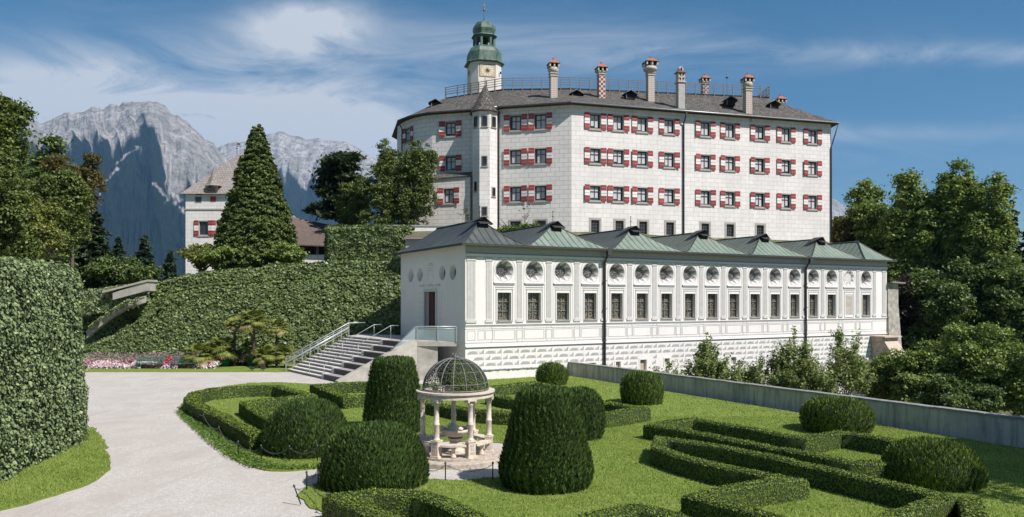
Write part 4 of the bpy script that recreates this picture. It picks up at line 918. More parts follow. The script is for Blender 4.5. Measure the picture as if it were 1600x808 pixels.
mb = MB(); mb.lathe([(.02, Zy(17.8)), (.24, Zy(16)), (.02, Zy(13.5))], 10, (tx, TY)); mb.tube([(tx, TY, Zy(14)), (tx, TY, Zy(4.5))], .035, 5); mb.box(-.3, .3, -.03, .03, Zy(9.5), Zy(8.8), 0, trf); mb.box(-.18, .18, -.03, .03, Zy(12), Zy(11.4), 0, trf); tpc('finial', mb, simple('gilded_metal', (.3, .25, .15), .35, .2, Metallic=.6))
# clock on the front face (square painted dial with twelve rays and two hands)
fy = -hw * .95 - .02; dc = Zy(117.5); mb = MB(); q = 1.02
mb.box(-q, q, fy - .03, fy + .01, dc - .78, dc + .78, 0, trf); mb.box(-q - .08, q + .08, fy - .015, fy + .012, dc - .86, dc + .86, 2, trf)
for k in range(12):
    t = k * math.pi / 6; r0_, r1_ = .42, .68; d = Vector((math.cos(t), math.sin(t))); nrm = Vector((-d.y, d.x)) * .05
    ps = [d * r0_ - nrm, d * r1_ - nrm * 1.8, d * r1_ + nrm * 1.8, d * r0_ + nrm]; mb.face([trf(p.x * 1.2, fy - .036, dc + p.y) for p in ps], 1)
for t, ln, wd_ in ((R(100), .5, .05), (R(-25), .38, .07)):
    d = Vector((math.cos(t), math.sin(t))); nrm = Vector((-d.y, d.x)) * wd_; mb.face([trf(p.x, fy - .045, dc + p.y) for p in (-nrm, d * ln, nrm, -d * .1)], 3)
mb.face([trf(.3 * math.cos(a), fy - .04, dc + .26 * math.sin(a)) for a in [i * math.pi / 8 for i in range(16)]], 2)
tpc('clock_dial', mb, [simple('dial_ochre', (.5, .42, .27), .7, .1), simple('dial_cream', (.72, .68, .58), .7, .1), simple('dial_brown', (.16, .11, .07), .7, .1), dark])
mb = MB(); mb.box(-hw * .95 - .02, -hw * .95 + .02, -.45, .25, Zy(119), Zy(113), 0, trf); mb.box(-hw * .95 - .10, -hw * .95 - .021, -.5, .3, Zy(119.6), Zy(119), 1, trf)
tpc('window', mb, [dark, frame_stone]); mb = MB(); x0, y0 = hw * .95 * .8, -hw * .95 * .78; mb.tube([trf(x0 + .17, y0 - .17, Zy(120)), trf(x0 + .17, y0 - .17, Zy(117))], .12, 6); tpc('slit_window', mb, dark)
# ------------------------------------------------------------------ outlying buildings
gh = empty('gatehouse_tower', (P(330, 300, 95).x, 95, 8), 'white tower house with steep hipped shingle roof left of the big conifer', 'building')
def gp(name, mb, m): return shift(mb.build(name, m), gh)
gx0, gx1 = P(290, 0, 95).x, P(398, 0, 95).x; fg = Fr((gx0, 95), (1, 0)); GW = gx1 - gx0; gz = lambda py: P(0, py, 95).z; gu2 = lambda px: P(px, 0, 95).x - gx0
mb = MB(); gw = [gu2(318), gu2(345)]; wall(mb, fg, 0, GW, 6, gz(302), [(u - .55, u + .55, gz(367), gz(346)) for u in gw] + [(gu2(311) - .4, gu2(311) + .4, gz(304.5), gz(302.5))] , .3)
mb.face([fg(0, 0, 6), fg(0, 9, 6), fg(0, 9, gz(302)), fg(0, 0, gz(302))]); mb.face([fg(GW, 0, 6), fg(GW, 9, 6), fg(GW, 9, gz(302)), fg(GW, 0, gz(302))]); mb.face([fg(0, 9, 6), fg(GW, 9, 6), fg(GW, 9, gz(302)), fg(0, 9, gz(302))])
shift(mb.build('wall', ashlar, fix=False), gh)
mb = MB(); mb.box(-.08, GW + .08, -.1, 0, gz(328), gz(326), 0, fg); gp('string_course', mb, frame_stone)
for u in gw: window(gh, fg, u, (gz(367) + gz(346)) / 2, 1.1, gz(346) - gz(367), True, (2, 1), sw=.55, curt=False)
mb = MB(); u = gu2(310); mb.box(u - .45, u + .45, -.03, .0, gz(317), gz(307), 0, fg); mb.box(u - .35, u + .35, -.04, -.031, gz(316), gz(308), 1, fg); gp('window', mb, [frame_stone, glass]); mb = MB(); u = gu2(333); mb.box(u - .35, u + .35, -.05, .0, gz(315), gz(307), 0, fg); gp('shutter', mb, red)
mb = MB(); e = .5; ze = gz(303.5); zt = gz(231); r0_, r1_ = gu2(350), gu2(376)
cs = [fg(-e, -e, ze), fg(GW + e, -e, ze), fg(GW + e, 9 + e, ze), fg(-e, 9 + e, ze)]; ms = [fg(r0_ * .3 - e * .7 , 1.6, ze + (zt - ze) * .33), fg(GW + e - (GW - r1_) * .33, 1.6, ze + (zt - ze) * .33), fg(GW + e - (GW - r1_) * .33, 7.4, ze + (zt - ze) * .33), fg(r0_ * .3 - e * .7, 7.4, ze + (zt - ze) * .33)]; ta, tb = fg(r0_, 4.5, zt), fg(r1_, 4.5, zt)
for i in range(4): mb.face([cs[i], cs[(i + 1) % 4], ms[(i + 1) % 4], ms[i]])
mb.face([ms[0], ms[1], tb, ta]); mb.face([ms[1], ms[2], tb]); mb.face([ms[2], ms[3], ta, tb]); mb.face([ms[3], ms[0], ta]); mb.face(cs[::-1]); RG = gp('roof', mb, pshingle)
for p in (ta, tb): mb = MB(); mb.tube([p, p + Vector((0, 0, 1.7))], .04, 5); mb.lathe([(.02, p.z + .7), (.13, p.z + .82), (.02, p.z + .94)], 8, (p.x, p.y)); mb.box(p.x - .02, p.x + .4, p.y - .02, p.y + .02, p.z + 1.3, p.z + 1.5); q = gp('finial', mb, lead_dark); q.parent = RG
mb = MB(); u = gu2(332); z0_ = gz(300); mb.box(u - .7, u + .7, -.45, 2.5, z0_ - .1, z0_ + .75, 0, fg); mb.box(u - .5, u + .5, -.47, -.451, z0_ + .05, z0_ + .6, 1, fg)
mb.lathe([(1.15, z0_ + .75), (.75, z0_ + 1.3), (.45, z0_ + 2.1), (.04, z0_ + 3.2)], 6, tuple(fg(u, .5, 0))[:2], 2, False, R(30)); gp('dormer', mb, [dktimber, dark, pshingle])
oh = empty('outbuilding', (P(490, 0, 85).x, 85, 8), 'low outbuilding with brown shingle roof and open porch behind the ivy wall', 'building')
x0, x1 = P(452, 0, 85).x, P(530, 0, 85).x; z = lambda py: P(0, py, 85).z; fo = Fr((x0, 85), (1, 0)); OW = x1 - x0
mb = MB(); mb.box(0, OW - .5, 2.0, 6, 6.5, z(382), 0, fo); mb.box(0, OW - .5, .1, .3, 6.5, z(398), 1, fo); gp_ = shift(mb.build('wall', [dktimber, white]), oh)
for u in (1.0, 3.1, 4.7): mb = MB(); mb.box(u - .13, u + .13, .05, .33, z(398), z(383), 0, fo); shift(mb.build('porch_post', timber), oh)
mb = MB(); cs = [fo(-4, -.7, z(380)), fo(OW - .2, -.7, z(385)), fo(OW + 1.2, 7, z(374)), fo(-4, 7, z(374))]; ta, tb = fo(-2, 3.5, z(330)), fo(OW - 1.5, 4.2, z(347))
mb.face([cs[0], cs[1], tb, ta]); mb.face([cs[1], cs[2], tb]); mb.face([cs[2], cs[3], ta, tb]); mb.face([cs[3], cs[0], ta]); mb.face([c - Vector((0, 0, .12)) for c in cs][::-1]); mb.face([cs[0], cs[1], cs[1] - Vector((0, 0, .12)), cs[0] - Vector((0, 0, .12))]); shift(mb.build('roof', brown_roof), oh)
# parapet wall along the castle terrace
pw = empty('parapet_wall', (P(615, 0, 79).x, 79, 12), 'pale terrace parapet with stone coping below the castle on the left', 'wall'); a = P(552, 352, 79); b_ = P(755, 352, 79); f = Fr((a.x, 79), (1, 0)); mb = MB(); mb.box(0, b_.x - a.x, 0, .4, 8.5, a.z - .12, 0, f); mb.box(-.05, b_.x - a.x + .05, -.08, .48, a.z - .12, a.z + .02, 1, f); shift(mb.build('wall', [white, frame_stone]), pw)
mb = MB(); c = P(650, 372, 62); f = Fr((c.x - 1, 63.2), (1, 0)); mb.box(0, 2.6, 0, 2, 6.5, c.z + .1, 0, f); mb.face([f(-.2, -.3, c.z), f(2.8, -.3, c.z), f(2.8, 2.2, c.z + .55), f(-.2, 2.2, c.z + .55)], 1)
o = mb.build('shed', [frame_stone, brown_roof]); tag(o, 'small brown shingle lean-to roof peeping above the hall roof at its left end', 'shed')
# garden wall
gw_ = empty('garden_wall', (wA.x, wA.y, 0), 'long low stained grey garden wall running from the hall down the right side', 'wall')
f = Fr(wA, wd); mb = MB(); L_ = 60; prevh = None
Nn = 150
for side, d in ((0, 0.0), (1, .34)):
    for i in range(Nn):
        a, b_ = L_ * i / Nn, L_ * (i + 1) / Nn; ha = .86 + .14 * min(1, a / 32); hb = .86 + .14 * min(1, b_ / 32); mb.face([f(a, d, -4.8 if side else -.05), f(b_, d, -4.8 if side else -.05), f(b_, d, hb), f(a, d, ha)])
for i in range(Nn): a, b_ = L_ * i / Nn, L_ * (i + 1) / Nn; ha = .86 + .14 * min(1, a / 32); hb = .86 + .14 * min(1, b_ / 32); mb.face([f(a, 0, ha), f(b_, 0, hb), f(b_, .34, hb), f(a, .34, ha)])
shift(mb.build('wall', wallmat, fix=False), gw_); mb = MB()
for i in range(60): a, b_ = i + .012, i + .99; hh = .86 + .14 * min(1, i / 32) + rng.normal(0, .006); mb.box(a, b_, -.05, .38, hh + .002, hh + .07, 0, f)
shift(mb.build('coping', simple('coping_stone', (.22, .22, .21), .95, .35, 3, .3)), gw_)
# ------------------------------------------------------------------ box hedges
hedge_grp = 'clipped box hedges of the parterre'
def hedge(pix, h, wd_, label, world=False):
    pts = [Vector((p[0], p[1])) for p in ([tuple(G(px, py, h))[:2] for px, py in pix] if not world else pix)]
    # resample
    q = []
    for a, b_ in zip(pts, pts[1:]):
        k = max(1, int((b_ - a).length / .55))
        for i in range(k): q.append((a.lerp(b_, i / k), i == 0))
    q.append((pts[-1], True)); P_ = [x[0] for x in q]; n = len(P_); offs = []
    for i in range(n):
        d0 = (P_[i] - P_[i - 1]).normalized() if i else None; d1 = (P_[i + 1] - P_[i]).normalized() if i < n - 1 else None
        if d0 is None: nr = Vector((-d1.y, d1.x)); s = 1
        elif d1 is None: nr = Vector((-d0.y, d0.x)); s = 1
        else:
            nr = (Vector((-d0.y, d0.x)) + Vector((-d1.y, d1.x)))
            if nr.length < .2: nr = Vector((-d0.y, d0.x)); s = 1
            else: nr.normalize(); s = 1 / max(.28, nr.dot(Vector((-d1.y, d1.x))))
        offs.append(nr * s)
    root = P_[0]; hw_ = wd_ / 2; mb = MB(); rings = []
    for i in range(n):
        j = rng.normal(0, .012, 4); o = offs[i]; a = P_[i] - o * (hw_ + j[0]); b_ = P_[i] + o * (hw_ + j[1]); zz = h + j[2]; e = .06
        ai = P_[i] - o * (hw_ - e); bi = P_[i] + o * (hw_ - e)
        rings.append(mb.pts([(a.x, a.y, 0), (a.x, a.y, zz - e), (ai.x, ai.y, zz), (bi.x, bi.y, zz), (b_.x, b_.y, zz - e), (b_.x, b_.y, 0)]))
    for a, b_ in zip(rings, rings[1:]):
        for k in range(5): mb.idx([a[k], a[k + 1], b_[k + 1], b_[k]], 0)
    mb.idx(rings[0]); mb.idx(rings[-1][::-1])
    V = []
    for a, b_ in zip(rings, rings[1:]):
        dist = mb.v[a[0]][1]; ls = .036 * max(1, dist / 24); dens = min(1100, 900 * (24 / max(dist, 20)) ** 2 + 60)
        for k in range(5):
            A, B, C, D = (np.array(mb.v[t]) for t in (a[k], a[k + 1], b_[k + 1], b_[k])); nr = np.cross(B - A, D - A); ar = (np.linalg.norm(nr) + np.linalg.norm(np.cross(B - C, D - C))) / 2
            if ar < 1e-4: continue
            nr = nr / (np.linalg.norm(nr) + 1e-9); mid = (A + B + C + D) / 4; cen = (np.array([*P_[0].lerp(P_[0], 0), 0])); m = int(ar * dens) + 1; u, v = rng.uniform(0, 1, (2, m, 1))
            cxy = (np.array(mb.v[a[0]]) + np.array(mb.v[a[5]])) / 2; outw = mid - np.array([cxy[0], cxy[1], h * .4])
            if np.dot(outw, nr) < 0: nr = -nr
            sd = k in (0, 4); pp = (A * (1 - u) + B * u) * (1 - v) + (D * (1 - u) + C * u) * v + nr * rng.uniform(-.005, .014 if sd else .035, (m, 1)); V.append(leafquads(pp, np.tile(nr, (m, 1)), ls, 1.4, .2 if sd else .42))
    for r_, sg in ((rings[0], -1), (rings[-1], 1)):
        A = np.array(mb.v[r_[0]]); B = np.array(mb.v[r_[5]]); d = P_[1] - P_[0] if sg < 0 else P_[-1] - P_[-2]; nr = np.array([d.x, d.y, 0]) * sg; nr /= np.linalg.norm(nr); dist = A[1]; ls = .036 * max(1, dist / 24); m = int(h * wd_ * min(1100, 900 * (24 / max(dist, 20)) ** 2 + 60)) + 3
        u, v = rng.uniform(0, 1, (2, m, 1)); V.append(leafquads(A * (1 - u) + B * u + np.array([0, 0, h]) * v + nr * rng.uniform(-.01, .035, (m, 1)), np.tile(nr, (m, 1)), ls, 1.4, .4))
    V = np.concatenate(V); off = np.array([root.x, root.y, 0]); mb.v = [tuple(np.array(p) - off) for p in mb.v]
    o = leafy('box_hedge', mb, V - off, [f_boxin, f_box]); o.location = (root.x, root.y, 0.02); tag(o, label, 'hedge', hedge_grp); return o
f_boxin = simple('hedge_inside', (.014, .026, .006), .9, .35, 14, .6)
hedge([(403, 679), (352, 652), (306, 630), (297, 622), (303, 615), (330, 608), (385, 604), (433, 603), (486, 618), (430, 623), (384, 629), (400, 640), (428, 656)], .58, .55, 'hook-shaped low box hedge on the left lawn beside the gravel path')
hedge([(580, 598), (540, 599), (494, 602), (515, 610), (542, 620), (590, 616)], .58, .55, 'low box hedge in a sideways V just in front of the steps')
hedge([(762, 606), (800, 601), (835, 598), (880, 606), (926, 616)], .55, .55, 'farthest low box hedge bent behind the domed pavilion and the round ball')
hedge([(765, 616), (800, 623), (840, 628)], .52, .5, 'short diagonal box hedge stub right behind the pavilion dome')
hedge([(905, 622), (940, 628), (1003, 638), (948, 646), (905, 650)], .58, .55, 'box hedge with a pointed corner right of the dark rounded bush')
hedge([(640, 606), (662, 628), (700, 634), (742, 641), (806, 645), (830, 646)], .55, .55, 'box hedge crossing behind the columns of the domed pavilion')
hedge([(1390, 722), (1330, 722), (1264, 709), (1180, 694), (1112, 681), (1060, 671), (1018, 664), (1050, 658), (1084, 655), (1160, 667), (1256, 685), (1290, 679), (1312, 675), (1400, 688), (1492, 701)], .56, .46, 'far long box hedge loop on the right, running behind and beside the round bushes')
hedge([(1222, 812), (1160, 795), (1086, 776), (1150, 760), (1240, 748), (1200, 742), (1131, 729), (1070, 714), (1028, 700), (1032, 684), (1120, 697), (1206, 713), (1337, 744), (1420, 762), (1476, 777), (1440, 790), (1400, 803), (1370, 822)], .56, .46, 'near zigzag box hedge on the right with sharp corner pointing at the camera')
hedge([(1514, 778), (1522, 795), (1530, 830)], .56, .5, 'short box hedge at the lower right beside the biggest round bush')
hedge([(880, 826), (930, 806), (1000, 794), (1050, 806), (1100, 830)], .58, .6, 'box hedge tip cut off by the bottom edge in the middle')
hedge([(690, 850), (610, 812), (528, 776), (585, 769), (656, 771), (700, 786), (760, 815), (800, 840)], .6, .52, 'low box hedge wrapping the front of the big striped yew mound at the bottom left')
# ------------------------------------------------------------------ clipped yews
tgrp = 'clipped yew topiaries'
def topiary(px, by, hwp, ty, prof, label, mat, ls=.082, streak=True, sx=1.0, dens=950, name='clipped_yew'):
    Yf = F * CH / (by - HZ); r = hwp / F * Yf; 
    for _ in range(4): Yc = Yf + r * .93; r = hwp / F * Yc
    X = (px - 800) / F * Yc; H = CH - (ty - HZ) / F * (Yc - r * .25)
    n = 40; K = 30; ts = np.linspace(0, 1, K); pr = [(prof(t)) for t in ts]      # (radius fraction, height fraction)
    mb = MB(); ph = rng.uniform(0, 6, 4)
    def surf(th, rf, zf): wob = 1 + .012 * np.sin(3 * th + ph[0]) + .013 * np.sin(5 * th + ph[1] + zf * 4) + .01 * np.sin(9 * zf + ph[2] + 2 * th); return np.stack([rf * r * wob * np.cos(th) * sx, rf * r * wob * np.sin(th), zf * H * (1 + .008 * np.sin(th * 2 + ph[3]))], -1)
    rings = [mb.pts([tuple(surf(np.array(2 * math.pi * k / n), a * .97, b_ * .985)) for k in range(n)]) for a, b_ in pr]
    for a, b_ in zip(rings, rings[1:]):
        for k in range(n): mb.idx([a[k], a[(k + 1) % n], b_[(k + 1) % n], b_[k]], 0, True)
    mb.idx(rings[-1], 0)
    ra = np.array([p[0] for p in pr]) * r; za = np.array([p[1] for p in pr]) * H; seg = np.hypot(np.diff(ra), np.diff(za)); area = 2 * math.pi * (ra[:-1] + ra[1:]) / 2 * seg; tot = area.sum()
    d = dens * (24 / max(Yc, 20)) ** 1.6; m = int(tot * d); s = rng.choice(len(seg), m, p=area / tot); f_ = rng.uniform(0, 1, m); th = rng.uniform(0, 2 * math.pi, m)
    rf = (np.array([p[0] for p in pr])[s] * (1 - f_) + np.array([p[0] for p in pr])[s + 1] * f_); zf = np.array([p[1] for p in pr])[s] * (1 - f_) + np.array([p[1] for p in pr])[s + 1] * f_
    dr = np.diff(ra)[s] / seg[s]; dz = np.diff(za)[s] / seg[s]; nr = np.stack([np.cos(th) * dz, np.sin(th) * dz, -dr], 1)
    tuft = .5 + .5 * np.sin(th * r * 26 + 3 * np.sin(zf * 9)) if streak else .5
    pp = surf(th, rf, zf) + nr * (rng.uniform(-.01, .03, (m, 1)) + (tuft ** 1.5 * .075)[:, None] if streak else rng.uniform(-.01, .04, (m, 1)))
    L_ = ls * max(1, Yc / 26)
    if streak:   # upright shoots
        up = unit(nr * .45 + np.array([0, 0, 1]) + rng.normal(0, .22, (m, 3))); sd = unit(np.cross(up, nr) + rng.normal(0, .3, (m, 3))); l = (L_ * 1.5 * rng.uniform(.6, 1.3, m))[:, None]; w_ = l * .20
        V = np.stack([pp - up * l * .5, pp + sd * w_, pp + up * l * .5 + nr * l * .12, pp - sd * w_], 1)
    else: V = leafquads(pp, nr, L_ * .7, 1.4, .7)
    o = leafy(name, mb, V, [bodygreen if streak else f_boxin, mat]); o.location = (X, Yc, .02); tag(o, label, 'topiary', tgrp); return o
mound = lambda t: (max(.001, math.cos((t ** 1.0) * math.pi / 2) ** .62 * (.94 + .06 * math.sin(min(1, t * 4) * math.pi / 2))), math.sin(t * math.pi / 2) ** .92)
ball = lambda t: ((.86 + .14 * math.sin(min(1, t * 2.2) * math.pi / 2)) if t < .45 else max(.001, math.cos((t - .45) / .55 * math.pi / 2) ** .6), t * .62 / .45 * .75 if t < .45 else .465 / .45 * .45 + (1 - .465) * math.sin((t - .45) / .55 * math.pi / 2))
ball = lambda t: ((.88 + .12 * math.sin(t / .45 * math.pi / 2), t) if t < .45 else (max(.001, math.cos((t - .45) / .55 * math.pi / 2) ** .62), .45 + .55 * math.sin((t - .45) / .55 * math.pi / 2)))
def prof_from(xs, rs, top):
    def f(t):
        if t < .84: z = t / .84 * .955; return (float(np.interp(z, xs, rs)), z)
        q_ = (t - .84) / .16; r0_ = float(np.interp(.955, xs, rs)); return (max(.001, r0_ * max(0.0, math.cos(q_ * math.pi / 2)) ** .42), .955 + .045 * math.sin(q_ * math.pi / 2))
    return f
cone = prof_from([0, .08, .2, .45, .7, .955], [.87, .95, 1, .87, .75, .60], 0)
cone1 = prof_from([0, .08, .2, .45, .7, .955], [.92, .98, 1, .90, .81, .70], 0)
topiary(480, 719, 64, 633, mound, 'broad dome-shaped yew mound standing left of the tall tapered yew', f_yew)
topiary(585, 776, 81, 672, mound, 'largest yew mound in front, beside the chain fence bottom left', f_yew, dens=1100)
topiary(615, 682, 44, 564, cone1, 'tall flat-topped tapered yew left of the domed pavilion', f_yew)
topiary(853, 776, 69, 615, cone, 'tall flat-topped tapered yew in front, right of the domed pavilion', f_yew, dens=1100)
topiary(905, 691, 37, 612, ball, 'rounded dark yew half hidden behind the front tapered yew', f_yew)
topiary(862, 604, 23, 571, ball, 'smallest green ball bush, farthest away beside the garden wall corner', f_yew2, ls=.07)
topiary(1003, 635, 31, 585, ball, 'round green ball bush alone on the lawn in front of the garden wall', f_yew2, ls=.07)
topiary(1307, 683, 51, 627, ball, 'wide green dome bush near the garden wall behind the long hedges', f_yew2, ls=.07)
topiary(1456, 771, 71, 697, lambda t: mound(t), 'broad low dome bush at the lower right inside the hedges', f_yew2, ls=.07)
# ------------------------------------------------------------------ ivy
def ivywall(name, label, func, nleaf, bodyres, mats, size, cat='ivy wall', aspect=1.05, tilt=.45, grp=None, leaf_off=.12):
    """func(u, v) numpy -> points and normals of the covered surface"""
    nu, nv = bodyres; U, Vv = np.meshgrid(np.linspace(0, 1, nu), np.linspace(0, 1, nv)); p, nrm = func(U.ravel(), Vv.ravel()); p = p + nrm * ((fbm(U.ravel() * nu * .35, Vv.ravel() * nv * .35, 4, 5) - .5) * .25)[:, None]
    mb = MB(); mb.v = [tuple(x) for x in p]
    for j in range(nv - 1):
        for i in range(nu - 1): mb.idx((j * nu + i, j * nu + i + 1, (j + 1) * nu + i + 1, (j + 1) * nu + i), 0, True)
    u, v = rng.uniform(0, 1, (2, nleaf)); p, nrm = func(u, v); cl = fbm(u * nu * .35, v * nv * .35, 4, 5) - .5; tuft = fbm(p[:, 0] * 2.6 + p[:, 1] * 2.6, p[:, 2] * 2.6, 3, 8) - .5
    p = p + nrm * (cl * .25 + rng.uniform(0, leaf_off, nleaf) + tuft * .22)[:, None]; nn_ = unit(nrm + np.array([0, 0, .35])); V = leafquads(p, nn_, size, aspect, tilt)
    c = p.mean(0); c[2] = 0; mb.v = [tuple(np.array(q) - c) for q in mb.v]; o = leafy(name, mb, V - c, mats); o.location = c; return tag(o, label, cat, grp)
def bastion(u, v):
    # plan path: front face, rounded corner, side, back; v: 0 bottom .. top rounding over
    pts = np.array([(-11.6, 7.0), (-13.1, 14.0), (-14.35, 20.0), (-15.35, 25.5), (-15.75, 28.0), (-16.5, 29.3), (-18.0, 29.9), (-24, 30.5)]); seg = np.hypot(*np.diff(pts, axis=0).T); cum = np.concatenate([[0], np.cumsum(seg)]) / seg.sum()
    x = np.interp(u, cum, pts[:, 0]); y = np.interp(u, cum, pts[:, 1]); e = 1e-3; dx = np.interp(u + e, cum, pts[:, 0]) - np.interp(u - e, cum, pts[:, 0]); dy = np.interp(u + e, cum, pts[:, 1]) - np.interp(u - e, cum, pts[:, 1]); l = np.hypot(dx, dy); nx, ny = dy / l, -dx / l
    top = 6.55 + .0 * u; a = np.clip((v - .78) / .22, 0, 1); z = np.where(v < .78, v / .78 * (top - .8), top - .8 + np.sin(a * math.pi / 2) * .8); inn = (1 - np.cos(a * math.pi / 2)) * .9 + np.clip(a - .6, 0, 1) * 7.0 + z * .04
    nz = np.sin(a * math.pi / 2); hz = np.cos(a * math.pi / 2); x = x - nx * inn; y = y - ny * inn
    return np.stack([x, y, z], 1), np.stack([nx * hz, ny * hz, nz], 1)
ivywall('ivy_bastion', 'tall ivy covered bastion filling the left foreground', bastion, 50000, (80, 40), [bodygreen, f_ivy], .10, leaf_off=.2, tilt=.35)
def bigwall(u, v):
    X = -31.0 + 22.6 * u; Y = 62.3 + .3 * np.sin(X * .35) - .0 * X; tp = np.interp(X, [-31, -29.4, -26, -20, -15, -8.4], [6.3, 6.85, 7.6, 8.1, 8.4, 8.75])
    z0_ = tp - 1.35; k1 = .72; a = np.clip((v - k1) / (1 - k1), 0, 1)
    # lower face up to a ledge, ledge going back, upper band, top going back
    z = np.where(v < k1, v / k1 * z0_, np.where(a < .25, z0_ + .12 * np.sin(a / .25 * math.pi), np.where(a < .75, z0_ + (a - .25) / .5 * (tp - z0_), tp)))
    back = np.where(v < k1, (v / k1) * 1.3, np.where(a < .25, 1.3 + a / .25 * .75, np.where(a < .75, 2.05 + (a - .25) * .3, 2.2 + (a - .75) * 6)))
    ny = np.where(v < k1, -1, np.where(a < .25, -.2, np.where(a < .75, -1, 0.0))); nz = np.where(v < k1, .18, np.where(a < .25, 1, np.where(a < .75, .1, 1)))
    z = z + (fbm(X * .6, X * 0, 3, 4) - .5) * .35 * np.clip(v * 1.5 - .5, 0, 1)
    n_ = np.stack([np.zeros_like(u), ny, nz], 1); return np.stack([X, Y + back, z], 1), unit(n_)
ivywall('ivy_wall', 'long high ivy covered terrace wall behind the flower bed and steps', bigwall, 42000, (110, 40), [bodygreen, f_ivy2], .21, leaf_off=.2)
def recess(u, v):
    X = -40 + 11 * u; return np.stack([X, np.full_like(u, 65.0) + v * .4, v * (4.7 + 1.9 * u)], 1), np.tile([0., -1, .1], (len(u), 1))
ivywall('ivy_wall', 'shaded ivy covered wall in the hollow under the sloping stone parapet', recess, 7000, (30, 16), [bodygreen, f_ivy2], .2)
def lowivy(u, v):
    X = P(136, 0, 62.8).x + (P(246, 0, 62.8).x - P(136, 0, 62.8).x) * u; tp = np.interp(X, [P(143, 0, 62.8).x, P(173, 0, 62.8).x, P(208, 0, 62.8).x, P(242, 0, 62.8).x], [P(0, 541, 62.8).z, P(0, 528, 62.8).z, P(0, 509, 62.8).z, P(0, 486, 62.8).z]); a = np.clip((v - .8) / .2, 0, 1)
    return np.stack([X, 62.1 + v * .6 + a * 1.2, np.where(v < .8, v / .8 * tp, tp + .1 * np.sin(a * 3.1))], 1), unit(np.stack([0 * u, np.where(v < .8, -1., -.2), np.where(v < .8, .2, 1.)], 1))
ivywall('ivy_slope', 'low ivy covered wall foot below the dark hollow behind the left flowers', lowivy, 6500, (30, 16), [bodygreen, f_ivy2], .2)
def rampivy(u, v):
    X = P(140, 0, 62).x + (P(222, 0, 62).x - P(140, 0, 62).x) * u; zt = np.interp(X, [q.x for q in pp0], [q.z for q in pp0]) + .62
    return np.stack([X, 61.95 + np.where(v < .5, 0, (v - .5) * 1.4), zt - np.where(v < .5, (.5 - v) * .62, 0) * (.5 + .9 * fbm(X * 2.2, X * 0, 3, 6))], 1), unit(np.stack([0 * u, -np.ones_like(u), .6 + 0 * u], 1))
pp0 = [P(135, 530, 62.2), P(145, 520, 62.2), P(168, 502, 62.2), P(200, 482, 62.2), P(226, 474, 62.2)]
V = []; u_, v_ = rng.uniform(0, 1, (2, 1500)); p_, n_ = rampivy(u_, v_); k_ = fbm(p_[:, 0] * 1.3, p_[:, 2] * 1.3, 3, 44) > .42
tag(np_mesh('trailing_ivy', leafquads(p_[k_] + n_[k_] * .06, n_[k_], .19, 1.05, .5), 4, f_ivy), 'ivy trailing over the lower sloping stone ramp', 'ivy')
def topivy(u, v):
    X = -39 + 9.3 * u; tp = np.interp(X, [-39, -34, -29.7], [5.5, 6.1, 6.7]); z = np.where(v < .7, tp - 1.9 + v / .7 * 1.9, tp); Y = 62.6 + np.where(v < .7, 0, (v - .7) * 5) ; n_ = np.where((v < .7)[:, None], [[0., -1, .2]], [[0., 0, 1]])
    z = np.where(v < .7, np.maximum(z, np.interp(X, [-39, -35.5, -31.5, -29.7], [3.8, 3.3, 5.0, 5.2])), z); return np.stack([X, Y, z], 1), n_
ivywall('ivy_curtain', 'ivy hanging over the sloping stone parapet beside the dark hollow', topivy, 5500, (40, 12), [bodygreen, f_ivy], .19, 'ivy')
stained_block = simple('pale_block', (.36, .35, .31), .9, .2, 1.5); pr_ = empty('ramp_parapet', (-32, 62.4, 3), 'weathered stone ramp parapet sloping over the dark hollow in the ivy', 'parapet'); mb = MB()
pp_ = [P(135, 530, 62.2), P(145, 520, 62.2), P(168, 502, 62.2), P(200, 482, 62.2), P(226, 474, 62.2)]
for a, b_ in zip(pp_, pp_[1:]):
    for (za, zb, y0, y1, m) in ((.05, .52, 0, .5, 0), (.52, .60, -.08, .58, 1)):
        i = mb.pts([(a.x, a.y + y0, a.z + za), (b_.x, b_.y + y0, b_.z + za), (b_.x, b_.y + y1, b_.z + za), (a.x, a.y + y1, a.z + za), (a.x, a.y + y0, a.z + zb), (b_.x, b_.y + y0, b_.z + zb), (b_.x, b_.y + y1, b_.z + zb), (a.x, a.y + y1, a.z + zb)])
        for q in ((0, 3, 2, 1), (4, 5, 6, 7), (0, 1, 5, 4), (1, 2, 6, 5), (2, 3, 7, 6), (3, 0, 4, 7)): mb.idx([i[k] for k in q], m)
for i in range(0): t = i / 8; p = pp_[1].lerp(pp_[3], t); mb.box(p.x, p.x + .12, p.y - .1, p.y + .55, p.z - .45, p.z - .1, 0)
shift(mb.build('masonry', [rough_stone, frame_stone]), pr_)
mb = MB(); a, b_ = P(176, 458, 62.0), P(229, 440, 62.0)
i = mb.pts([(a.x, 62.0, a.z - .55), (b_.x, 62.0, b_.z - .75), (b_.x, 63.6, b_.z - .75), (a.x, 63.6, a.z - .55), (a.x, 62.0, a.z), (b_.x, 62.0, b_.z), (b_.x, 63.6, b_.z), (a.x, 63.6, a.z)])
for q in ((0, 3, 2, 1), (4, 5, 6, 7), (0, 1, 5, 4), (1, 2, 6, 5), (2, 3, 7, 6), (3, 0, 4, 7)): mb.idx([i[k] for k in q], 0)
i = mb.pts([(a.x - .8, 61.9, a.z + .0), (b_.x + .1, 61.9, b_.z + .0), (b_.x + .1, 63.7, b_.z), (a.x - .8, 63.7, a.z), (a.x - .8, 61.9, a.z + .16), (b_.x + .1, 61.9, b_.z + .16), (b_.x + .1, 63.7, b_.z + .16), (a.x - .8, 63.7, a.z + .16)])
